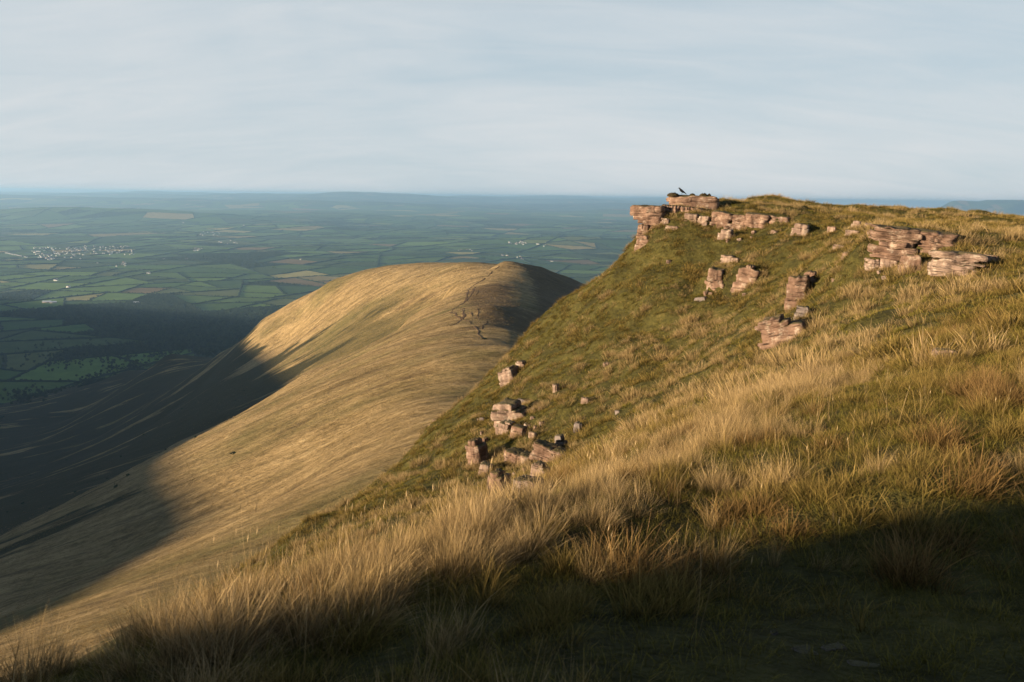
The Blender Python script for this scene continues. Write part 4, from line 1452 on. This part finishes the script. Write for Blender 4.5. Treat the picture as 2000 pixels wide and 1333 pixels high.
# hedges: one ragged strip of bushes along every boundary
hv, hf = [], []
tree_pts = []
for (a, b, dep) in hedges:
    L = np.linalg.norm(b - a)
    mid_ = (a + b) / 2
    d = np.hypot(*mid_)
    if d > 19000 or L < 20:
        continue
    step = 22 if d < 7000 else 45
    n = max(2, int(L / step))
    dirv = (b - a) / L
    nr = np.array([-dirv[1], dirv[0]])
    t = np.linspace(0, 1, n + 1)
    wob = (FR.random(n + 1) - 0.5) * 7.0
    pts = a + (b - a) * t[:, None] + nr * wob[:, None]
    z = valley_z(pts[:, 0], pts[:, 1])
    hh = FR.uniform(2.6, 7.0, n + 1) * (1.0 + 0.5 * (d > 7000)); ww = FR.uniform(3.6, 7.6, n + 1) * (1.0 + 0.6 * (d > 7000))
    if FR.random() < 0.12:
        hh *= 0.35
    b0 = len(hv)
    for i in range(n + 1):
        for sx, sz in ((-1.0, -1.0), (-0.85, 0.75), (0.0, 1.0), (0.85, 0.7), (1.0, -1.0)):
            zz_ = z[i] + (hh[i] * sz if sz > 0 else -2.0)
            hv.append((pts[i, 0] + nr[0] * ww[i] * sx, pts[i, 1] + nr[1] * ww[i] * sx, zz_))
    for i in range(n):
        for k in range(4):
            q = b0 + i * 5 + k
            hf.append((q, q + 1, q + 6, q + 5))
    dens_ = FR.choice([0.006, 0.016, 0.034, 0.07], p=[0.2, 0.3, 0.3, 0.2]) * (1 if d < 9000 else 0.6)
    for k in range(FR.poisson(L * dens_)):
        q = a + (b - a) * FR.random() + nr * FR.normal(0, 3)
        tree_pts.append((q[0], q[1], FR.uniform(7, 13)))
tag(link('hedgerow', mesh_np('hedgerow', hv, np.array(hf), smooth=False), [M_HEDGE]), kind='stuff')


def tree_mesh(name, seed, n=46, squat=0.5):
    """small broadleaf: trunk and a crown of leaf clumps, unit height"""
    rng = np.random.default_rng(seed)
    V, F, MI = [], [], []
    for k in range(6):
        a = 2 * math.pi * k / 6
        V.append((0.03 * math.cos(a), 0.03 * math.sin(a), -0.04))
    for k in range(6):
        a = 2 * math.pi * k / 6
        V.append((0.018 * math.cos(a), 0.018 * math.sin(a), 0.5))
    for k in range(6):
        F.append((k, (k + 1) % 6, 6 + (k + 1) % 6, 6 + k)); MI.append(1)
    lob = [(rng.uniform(-.2, .2), rng.uniform(-.2, .2), rng.uniform(.38, .75), rng.uniform(.18, .30)) for _ in range(5)]
    for _ in range(n):
        lx0, ly0, lz0, lr = lob[rng.integers(len(lob))]
        dv = rng.normal(size=3); dv /= np.linalg.norm(dv)
        c = np.array([lx0, ly0, lz0]) + dv * lr * rng.uniform(0.65, 1.0)
        nrm = dv + rng.normal(0, 0.45, 3); nrm /= np.linalg.norm(nrm)
        t1 = np.cross(nrm, rng.normal(size=3)); t1 /= np.linalg.norm(t1)
        t2 = np.cross(nrm, t1)
        s = rng.uniform(0.09, 0.17)
        b0 = len(V)
        m = 5
        for q in range(m):
            a = 2 * math.pi * q / m
            rr = s * rng.uniform(0.6, 1.15)
            V.append(tuple(c + t1 * rr * math.cos(a) + t2 * rr * math.sin(a) + nrm * rng.uniform(-.03, .03)))
        F.append(tuple(range(b0, b0 + m))); MI.append(0)
    me_ = mesh_np(name, V, F, smooth=False, mat_idx=MI)
    me_.materials.append(M_LEAF); me_.materials.append(mb)
    return me_


TREES = [tree_mesh('tree_%d' % s, 900 + s) for s in range(6)]
tcol = bpy.data.collections.new('tree palette')
for i, m_ in enumerate(TREES):
    tcol.objects.link(bpy.data.objects.new('tree_shape_%d' % i, m_))

wood_pts = []
for poly, c, ar, d in woods:
    sp_ = 13 if d < 5000 else (17 if d < 9000 else 26)
    n = min(int(ar / sp_ ** 2), 2600)
    Pp = np.array(poly)
    lo, hi = Pp.min(0), Pp.max(0)
    q = FR.uniform(lo, hi, (int(n * max(1.0, np.prod(hi - lo) / max(ar, 1))), 2))
    ins = np.ones(len(q), bool)
    sgn = np.sign(np.cross(Pp[1] - Pp[0], c - Pp[0]))
    for i in range(len(Pp)):
        e = Pp[(i + 1) % len(Pp)] - Pp[i]
        ins &= sgn * (e[0] * (q[:, 1] - Pp[i, 1]) - e[1] * (q[:, 0] - Pp[i, 0])) > -sp_ * 0.5
    q = q[ins]
    hh = FR.uniform(9, 16, len(q)) * (1.0 if d < 9000 else 1.35)
    wood_pts.append(np.column_stack([q, hh]))
allt = np.concatenate([np.array(tree_pts)] + wood_pts)
# streamside wood along the foot of the dark slope
cw = []
for (u, v, su, sv, n) in [(470, 640, 60, 14, 90), (400, 660, 60, 18, 120), (330, 690, 50, 22, 160), (260, 730, 45, 24, 200), (190, 760, 45, 26, 220), (230, 690, 60, 20, 160), (120, 700, 70, 24, 180), (60, 780, 50, 20, 120)]:
    for _ in range(n):
        P = vhit(u + FR.normal(0, su * 0.6), v + FR.normal(0, sv * 0.5))
        if P is not None:
            cw.append((P[0], P[1], FR.uniform(8, 15)))
allt = np.concatenate([allt, np.array(cw)])
tz = valley_z(allt[:, 0], allt[:, 1])
mg = MIDG(allt[:, 0], allt[:, 1])
keep_ = (mg < tz + 35)
tz = np.maximum(tz, np.where(mg > -9000, mg, -9999))
TP = np.column_stack([allt[:, :2], tz])
u, v, f = project(TP)
ok = keep_ & (f > 1000) & (u > -350) & (u < 2100)
TP, allt, u, v, f = TP[ok], allt[ok], u[ok], v[ok], f[ok]
bl = blocked(TP + np.array([0, 0, 8.0]))
TP, hts, u, v, f = TP[~bl], allt[~bl, 2], u[~bl], v[~bl], f[~bl]
size = hts / f
inframe = (u > 4) & (u < 1996) & (v > 380)
order = np.argsort(-size * inframe)
single = np.zeros(len(TP), bool)
single[order[:295]] = True
first = [None] * 6
for i in np.where(single)[0]:
    k = int(i) % 6
    o = bpy.data.objects.new('tree', TREES[k])
    COL.objects.link(o)
    o.location = TP[i]
    o.rotation_euler = (0, 0, FR.uniform(0, 6.28))
    s = hts[i]
    o.scale = (s * FR.uniform(0.85, 1.15), s * FR.uniform(0.85, 1.15), s)
    if v[i] > 690 and u[i] < 420:
        lab, grp = 'dark broadleaf tree in the shaded valley wood below the bracken slope', 'trees in the shaded valley wood'
    elif v[i] > 600:
        lab, grp = 'dark tree in the stream wood at the foot of the grassy ridge', 'trees along the shaded stream'
    else:
        lab, grp = 'small dark tree standing in a hedge between the nearer green fields', 'trees in the hedges of the nearer fields'
    tag(o, lab, 'tree', grp)
rest = ~single
n = int(rest.sum())
me = bpy.data.meshes.new('woodland')
scw = scatter('woodland', tcol, TP[rest], np.tile([0, 0, 1.0], (n, 1)), hts[rest], FR.integers(0, 6, n), FR.random(n), np.zeros((n, 3)), 1.0)


# ------------------------------------------------------------------ houses of the valley
def house_mesh(name, w_, d_, h_, r_, wall, roof, chim=True, wing=False):
    V, F, MI = [], [], []

    def gable(cx, cy, w2, d2, h2, r2):
        b0 = len(V)
        e = 0.35
        for z in (-2.0, h2):
            for sx, sy in ((-1, -1), (1, -1), (1, 1), (-1, 1)):
                V.append((cx + sx * w2 / 2, cy + sy * d2 / 2, z))
        V.append((cx - w2 / 2, cy, h2 + r2)); V.append((cx + w2 / 2, cy, h2 + r2))
        for q in ((0, 1, 5, 4), (1, 2, 6, 5), (2, 3, 7, 6), (3, 0, 4, 7)):
            F.append(tuple(b0 + i for i in q)); MI.append(0)
        F.append((b0 + 4, b0 + 8, b0 + 7)); MI.append(0)
        F.append((b0 + 5, b0 + 6, b0 + 9)); MI.append(0)
        r0 = len(V)
        for sy in (-1, 1):
            V.append((cx - w2 / 2 - e, cy + sy * (d2 / 2 + e), h2 - 0.2)); V.append((cx + w2 / 2 + e, cy + sy * (d2 / 2 + e), h2 - 0.2))
        V.append((cx - w2 / 2 - e, cy, h2 + r2 + 0.15)); V.append((cx + w2 / 2 + e, cy, h2 + r2 + 0.15))
        F.append((r0, r0 + 1, r0 + 5, r0 + 4)); MI.append(1)
        F.append((r0 + 3, r0 + 2, r0 + 4, r0 + 5)); MI.append(1)
        return b0
    gable(0, 0, w_, d_, h_, r_)
    if wing:
        gable(w_ * 0.5, -d_ * 0.55, w_ * 0.6, d_ * 0.7, h_ * 0.75, r_ * 0.7)
    # windows and door sit a little proud of the front and back wall
    for sy in (-1, 1):
        for row in range(max(1, int(h_ // 2.6))):
            for kx in np.linspace(-0.32, 0.32, max(2, int(w_ // 3))):
                b0 = len(V)
                x0, z0 = kx * w_, 1.0 + row * 2.6
                y_ = sy * (d_ / 2 + 0.03)
                V.extend([(x0 - .5, y_, z0), (x0 + .5, y_, z0), (x0 + .5, y_, z0 + 1.2), (x0 - .5, y_, z0 + 1.2)])
                F.append((b0, b0 + 1, b0 + 2, b0 + 3) if sy < 0 else (b0 + 3, b0 + 2, b0 + 1, b0)); MI.append(2)
    if chim:
        b0 = len(V)
        for z in (h_, h_ + r_ + 1.3):
            for sx, sy in ((-1, -1), (1, -1), (1, 1), (-1, 1)):
                V.append((w_ * 0.38 + sx * 0.45, sy * 0.45, z))
        for q in ((0, 1, 5, 4), (1, 2, 6, 5), (2, 3, 7, 6), (3, 0, 4, 7), (4, 5, 6, 7)):
            F.append(tuple(b0 + i for i in q)); MI.append(0)
    me_ = mesh_np(name, V, F, smooth=False, mat_idx=MI)
    for m_ in (wall, roof, msl):
        me_.materials.append(m_)
    return me_


H_ = [house_mesh('white_house', 12, 8, 5.4, 3.2, mw, msl), house_mesh('white_house_b', 9, 8, 5.6, 3.4, mw, mti), house_mesh('stone_house', 13, 8, 5.2, 3.4, mst, msl, True, True),
      house_mesh('white_house_c', 15, 9, 5.6, 3.6, mw, msl, True, True)]
B_ = [house_mesh('barn', 34, 16, 5.5, 4.0, mst, mtin, False), house_mesh('barn_b', 26, 14, 5.0, 3.6, mst, mtin, False)]
HR = np.random.default_rng(77)


def place(mesh, name, u, v, rz, s, label, cat, group):
    P = vhit(u, v)
    if P is None:
        return
    o = bpy.data.objects.new(name, mesh)
    COL.objects.link(o)
    o.location = P
    o.rotation_euler = (0, 0, rz)
    o.scale = (s, s, s)
    return tag(o, label, cat, group)


def cluster(n, u0, u1, v0, v1, label, group, s=1.25, mix=(0.5, 0.2, 0.15, 0.15), rz=None, band=None):
    for k in range(n):
        uu = HR.uniform(u0, u1)
        vv = HR.uniform(v0, v1)
        if band:
            vv = v0 + (v1 - v0) * (uu - u0) / (u1 - u0) + HR.normal(0, band)
        m_ = H_[HR.choice(4, p=mix)]
        place(m_, 'house', uu, vv, HR.normal(0.15, 0.35) + (math.pi / 2 if HR.random() < 0.25 else 0) if rz is None else rz + HR.normal(0, 0.05), s * HR.uniform(0.8, 1.2), label, 'house', group)


G1 = 'houses of the valley town'
for k in range(15):
    place(H_[0], 'house', 12 + 2.9 * k, 495 + 0.62 * k, 0.12, 1.15, 'white terraced house in the straight row at the left edge of the town', 'house', 'white terrace of the valley town')
cluster(74, 62, 150, 484, 506, 'pale house in the nearer western half of the valley town', G1)
cluster(92, 140, 262, 481, 499, 'small pale house in the far eastern half of the valley town', G1, 1.15)
cluster(5, 88, 104, 503, 509, 'large pale building along the near edge of the valley town', G1, 1.7)
cluster(1, 157, 162, 507, 510, 'bright white house alone among trees below the town', None, 1.5)
cluster(17, 388, 432, 453, 462, 'pale house in the hillside village above the middle of the plain', 'houses of the hillside village')
cluster(8, 362, 398, 486, 494, 'white house in the strung out hamlet right of the town', 'houses of the strung out hamlet')
cluster(8, 420, 470, 470, 477, 'white building in the row between hamlet and hillside village', 'buildings in the row on the plain')
cluster(7, 180, 245, 514, 523, 'house half hidden in trees on the slope below the town', 'houses on the slope below the town')
cluster(16, 992, 1030, 472, 480, 'white house in the village on the knoll right of the ridge top', 'houses of the knoll village', 1.35)
cluster(12, 978, 1024, 500, 506, 'white house in the row just beyond the ridge top', 'houses just beyond the ridge top', 1.3, band=1.2)
cluster(6, 888, 930, 488, 494, 'pale house in trees left of the row beyond the ridge top', 'houses in the trees beyond the ridge', 1.2)
cluster(4, 1042, 1074, 474, 482, 'pale farmhouse right of the knoll village', 'farmhouses right of the knoll village', 1.3)
for (uu, vv, lab) in [(1078, 512, 'bright white farmhouse nearest the right slope of the ridge'), (243, 516, 'bright white square house on the slope below the town'),
                      (320, 508, 'white farmhouse left of the sunlit fields'), (364, 508, 'white farmhouse in a hedge between the green fields'),
                      (134, 562, 'white farmhouse in the shaded fields by a clump of trees'), (109, 549, 'pale farmhouse above the shaded farm'), (290, 535, 'white cottage among trees by the stubble fields'),
                      (358, 436, 'tiny white house high on the far plain'), (476, 441, 'bright white farm on the far plain'), (588, 508, 'white farm beside the yellow field')]:
    place(H_[3], 'farmhouse', uu, vv, HR.normal(0.1, 0.3), 1.45, lab, 'farmhouse', None)
place(B_[0], 'barn', 92, 592, 0.1, 1.25, 'long grey roofed barn in the shaded fields, left of a pair', 'barn', None)
place(B_[1], 'barn', 104, 592.5, 0.5, 1.25, 'bright tin roofed barn in the shaded fields, right of a pair', 'barn', None)
place(B_[1], 'barn', 266, 593, 0.2, 1.1, 'low grey barn by the dark hedge in the shaded fields', 'barn', None)

# ------------------------------------------------------------------ trodden peat tracks on the ridge
mp, tp_ = material('bare peat')
pp_ = tp_.n('ShaderNodeNewGeometry').outputs['Position']
principled(tp_, tp_.ramp(tp_.noise(pp_, 0.6, 5, 0.7), [(0.35, (0.045, 0.03, 0.018)), (0.65, (0.14, 0.09, 0.048))]), 0.95, 0.1)
TR = [([(975, 520), (968, 526), (953, 540), (945, 546), (928, 556), (918, 564), (913, 574), (910, 588), (898, 597), (887, 603), (881, 610), (891, 618), (903, 624), (893, 632), (877, 637)], 2.2),
      ([(927, 561), (924, 571), (917, 583), (910, 590)], 2.6), ([(904, 603), (906, 614), (906, 621), (900, 627)], 2.2), ([(934, 568), (930, 578)], 1.6),
      ([(931, 603), (934, 613), (936, 623)], 1.5), ([(918, 611), (921, 620)], 1.3), ([(926, 638), (933, 647), (937, 655), (941, 661)], 1.9), ([(951, 628), (946, 635), (941, 643)], 1.1),
      ([(903, 624), (915, 628), (922, 634)], 1.2), ([(912, 580), (906, 590), (902, 596)], 3.4)]
tv, tf = [], []
TRR = np.random.default_rng(8)
for line, wd in TR:
    W3 = [mhit(*q) for q in line]
    W3 = [q for q in W3 if q is not None]
    W3 = np.array(W3)
    seglen = np.concatenate(([0], np.cumsum(np.linalg.norm(np.diff(W3, axis=0), axis=1))))
    n = max(4, int(seglen[-1] / 2.5))
    s = np.linspace(0, seglen[-1], n)
    x, y = np.interp(s, seglen, W3[:, 0]), np.interp(s, seglen, W3[:, 1])
    x = x + 1.8 * (vnoise(s / 9, s * 0, 5) - 0.5); y = y + 3 * (vnoise(s / 11, s * 0, 6) - 0.5)
    dx, dy = np.gradient(x), np.gradient(y)
    L_ = np.hypot(dx, dy); nx_, ny_ = -dy / L_, dx / L_
    wv_ = 0.5 * wd * (0.30 + 1.2 * vnoise(s / 6, s * 0 + 2, 9)) * np.minimum(1, np.minimum(s, s[-1] - s) / 5 + 0.25)
    b0 = len(tv)
    for k in range(-2, 3):
        px, py = x + nx_ * wv_ * k / 2, y + ny_ * wv_ * k / 2
        pz = mid_z(px, py) + (0.22 if abs(k) < 2 else -0.05)
        for i in range(n):
            tv.append((px[i], py[i], pz[i]))
    for k in range(4):
        for i in range(n - 1):
            q = b0 + k * n + i
            tf.append((q, q + n, q + n + 1, q + 1))
tag(link('path', mesh_np('path', tv, np.array(tf)), [mp]), kind='structure')

# ------------------------------------------------------------------ thorn bushes on the dark slope
SH = [(324, 880), (382, 856), (236, 894), (455, 889), (300, 715), (461, 671), (395, 676), (460, 785), (477, 764), (251, 930), (148, 962), (225, 953), (45, 985), (15, 1002), (98, 995), (210, 935), (355, 800), (280, 850), (130, 900), (60, 930)]
for i, (uu, vv) in enumerate(SH):
    P = mhit(uu, vv)
    if P is None:
        continue
    o = bpy.data.objects.new('thorn_bush', TREES[i % 6])
    COL.objects.link(o)
    o.location = (P[0], P[1], P[2] - 1.1)
    s = random.uniform(2.4, 3.6)
    o.scale = (s * 1.35, s * 1.35, s)
    o.rotation_euler = (0, 0, random.uniform(0, 6))
    tag(o, 'low dark thorn bush growing alone on the shaded grass slope', 'bush', 'thorn bushes dotted over the shaded slope')
P = mhit(944, 664)
o = bpy.data.objects.new('rush_clump', TREES[2]); COL.objects.link(o)
o.location = (P[0], P[1], P[2] - 1.0); o.scale = (6, 4.5, 2.6)
tag(o, 'dark green clump beside the peat track on the saddle', 'bush')

# ------------------------------------------------------------------ the crow on the crag
mc, tcw = material('black feathers')
principled(tcw, tcw.ramp(tcw.noise(tcw.n('ShaderNodeTexCoord').outputs['Object'], 40.0, 3, 0.6), [(0.3, (0.003, 0.003, 0.004)), (0.7, (0.007, 0.007, 0.009))]), 0.6, 0.12)
mk, tk = material('horn black')
principled(tk, (0.006, 0.0055, 0.0055), 0.5, 0.15)


def loft(rings, n=16, y0=0.0):
    V, F = [], []
    for (x, z, wy, hz, tilt) in rings:
        for k in range(n):
            a = 2 * math.pi * k / n
            cy, cz = math.cos(a) * wy, math.sin(a) * hz
            V.append((x - cz * math.sin(tilt), y0 + cy, z + cz * math.cos(tilt)))
    m_ = len(rings)
    for q in range(m_ - 1):
        for k in range(n):
            F.append((q * n + k, q * n + (k + 1) % n, (q + 1) * n + (k + 1) % n, (q + 1) * n + k))
    F.append(tuple(range(n - 1, -1, -1))); F.append(tuple((m_ - 1) * n + k for k in range(n)))
    return V, F


def top_of(o, x, y, r=0.35):
    best = -1e9
    mw_ = o.matrix_basis
    for vtx in o.data.vertices:
        q = mw_ @ vtx.co
        if (q.x - x) ** 2 + (q.y - y) ** 2 < r * r:
            best = max(best, q.z)
    return best


crag = next(o for o in COL.objects if o.get('label', '').startswith('long flat topped crag'))
bp = pix(1331, 383, 52.6)
cy_ = crag.location.y - 0.15
bp = pix(1331, 383, cy_)
zt = top_of(crag, bp[0], bp[1], 0.5)
crow = empty('crow', (bp[0], bp[1], zt - 0.01), R(180 - 12))
tag(crow, 'black crow standing on the flat topped crag against the sky, facing left', 'bird')
T45 = R(40)
body = [(-0.335, 0.03, 0.030, 0.006, T45), (-0.30, 0.055, 0.040, 0.010, T45), (-0.20, 0.125, 0.036, 0.020, T45), (-0.14, 0.165, 0.050, 0.042, T45), (-0.08, 0.205, 0.072, 0.068, T45), (-0.01, 0.255, 0.084, 0.082, T45),
        (0.05, 0.305, 0.080, 0.080, R(45)), (0.095, 0.355, 0.062, 0.062, R(50)), (0.122, 0.395, 0.047, 0.048, R(50)), (0.145, 0.428, 0.043, 0.044, R(30)), (0.172, 0.443, 0.036, 0.037, R(8)), (0.195, 0.443, 0.024, 0.024, 0)]
V, F = loft(body)
bo = link('body', mesh_np('body', V, F), [mc], crow)
V, F = loft([(0.188, 0.442, 0.016, 0.017, 0), (0.22, 0.440, 0.012, 0.014, R(-6)), (0.25, 0.433, 0.007, 0.009, R(-14)), (0.272, 0.423, 0.002, 0.002, R(-20))], 10)
link('beak', mesh_np('beak', V, F), [mk], crow)
for sgn in (-1, 1):
    wr = [(-0.30, 0.075, 0.006, 0.012, T45), (-0.22, 0.130, 0.012, 0.030, T45), (-0.12, 0.20, 0.016, 0.055, T45), (-0.02, 0.27, 0.016, 0.066, T45), (0.05, 0.325, 0.010, 0.045, R(45)), (0.075, 0.345, 0.004, 0.012, R(45))]
    V, F = loft(wr, 10, sgn * 0.074)
    V = [(x, y - sgn * max(0.0, (-0.05 - x)) * 0.20, z) for (x, y, z) in V]
    link('wing', mesh_np('wing', V, F), [mc], crow)
    LV, LF = [], []

    def rod(p, q, r0, r1):
        p, q = Vector(p), Vector(q)
        ax = (q - p).normalized()
        e1 = ax.orthogonal().normalized(); e2 = ax.cross(e1)
        b0 = len(LV)
        for c_, rr in ((p, r0), (q, r1)):
            for k in range(6):
                a = math.pi * k / 3
                LV.append(tuple(c_ + e1 * rr * math.cos(a) + e2 * rr * math.sin(a)))
        for k in range(6):
            LF.append((b0 + k, b0 + (k + 1) % 6, b0 + 6 + (k + 1) % 6, b0 + 6 + k))
        LF.append(tuple(b0 + 6 + k for k in range(6)))
    y_ = sgn * 0.036
    rod((-0.055, y_, 0.185), (-0.01, y_, 0.085), 0.026, 0.010)
    rod((-0.01, y_, 0.085), (-0.03, y_, 0.012), 0.008, 0.006)
    for da in (-0.4, 0.0, 0.4):
        rod((-0.03, y_, 0.012), (-0.03 + 0.055 * math.cos(da), y_ + 0.055 * math.sin(da), 0.006), 0.006, 0.003)
    rod((-0.03, y_, 0.012), (-0.07, y_, 0.006), 0.006, 0.003)
    link('leg', mesh_np('leg', LV, LF), [mk], crow)

# ------------------------------------------------------------------ heather cushions on the crag, stones of the cairn
mh, th_ = material('dark heather')
principled(th_, th_.ramp(th_.noise(th_.n('ShaderNodeTexCoord').outputs['Object'], 9.0, 4, 0.7), [(0.35, (0.018, 0.014, 0.009)), (0.6, (0.06, 0.045, 0.02)), (0.75, (0.11, 0.08, 0.035))]), 0.95, 0.05)


def cushion(name, label, u, v, wpx, hpx, seed, Y, k=0.0):
    P = pix(u, v, Y)
    dist = P[1]
    w_, h_ = wpx / FPX * dist, hpx / FPX * dist
    rng = np.random.default_rng(seed)
    V, F = [], []
    for _ in range(230):
        a = rng.uniform(0, 2 * math.pi); rr = math.sqrt(rng.random())
        x, y = rr * math.cos(a) * w_ / 2, rr * math.sin(a) * w_ * 0.45
        zt_ = h_ * (1 - rr ** 2.5) * rng.uniform(0.35, 1.05)
        d = Vector((x / (w_ / 2) * 0.8 + rng.normal(0, .4), y / (w_ / 2) * 0.8 + rng.normal(0, .4), 0.9)).normalized()
        e = d.orthogonal().normalized()
        s = h_ * rng.uniform(0.18, 0.34)
        c = Vector((x, y, zt_))
        b0 = len(V)
        e2 = d.cross(e)
        V += [tuple(c - d * s - e * s * .5), tuple(c - d * s + e * s * .5), tuple(c + d * s * .5 + e2 * s * .3), tuple(c - d * s * .5 - e2 * s * .55), tuple(c - d * s * 1.4)]
        F += [(b0, b0 + 1, b0 + 2), (b0 + 3, b0, b0 + 2), (b0 + 1, b0 + 3, b0 + 2)]
    # a solid heart under the sprigs
    n = 14
    b0 = len(V)
    for q, (rz, rs) in enumerate(((-0.25, 1.0), (0.35, 0.9), (0.7, 0.6), (0.85, 0.1))):
        for i in range(n):
            a = 2 * math.pi * i / n
            V.append((math.cos(a) * w_ / 2 * rs, math.sin(a) * w_ * 0.42 * rs, h_ * rz))
    for q in range(3):
        for i in range(n):
            F.append((b0 + q * n + i, b0 + q * n + (i + 1) % n, b0 + (q + 1) * n + (i + 1) % n, b0 + (q + 1) * n + i))
    o = link(name, mesh_np(name, V, F, smooth=False), [mh])
    zz_ = top_of(crag, P[0], P[1], 0.5) if k == 0 else P[2]
    o.location = (P[0], P[1], (zz_ if zz_ > -50 else P[2]) - h_ * 0.1)
    return tag(o, label, 'shrub')


cushion('heather_clump', 'brown heather overgrowing the left end of the crow crag', 1314, 393, 24, 6, 1, cy_ - 0.2, 0.0)
cushion('heather_clump', 'low dark heather tuft on the crag just right of the crow', 1352, 384, 12, 4, 2, cy_ + 0.1)
cushion('heather_clump', 'largest dark heather hump at the right end of the crow crag', 1374, 384, 18, 6, 3, cy_ + 0.1)
cushion('heather_clump', 'small dark heather knob ending the row on the crow crag', 1385, 385, 8, 5, 4, cy_ + 0.1)

Pc = pix(1511, 384, 74)
zc = float(near_z(Pc[0], Pc[1]))
rng = np.random.default_rng(4)
V, F = [], []
for k in range(7):
    v_, f_ = slab_stack(rng, rng.uniform(.18, .34), rng.uniform(.16, .28), rng.uniform(.10, .18), 1, 0.2)
    ox, oy, oz = (rng.uniform(-.32, .32), rng.uniform(-.25, .25), 0.0) if k < 5 else (rng.uniform(-.12, .12), 0, 0.12)
    b0 = len(V)
    V += [(x + ox, y + oy, z + oz) for x, y, z in v_]; F += [tuple(b0 + i for i in q) for q in f_]
o = link('cairn', mesh_np('cairn', V, F, smooth=False), [M_ROCK])
o.location = (Pc[0], Pc[1], zc - 0.04)
tag(o, 'little heap of stones on top of the grassy summit mound', 'cairn')
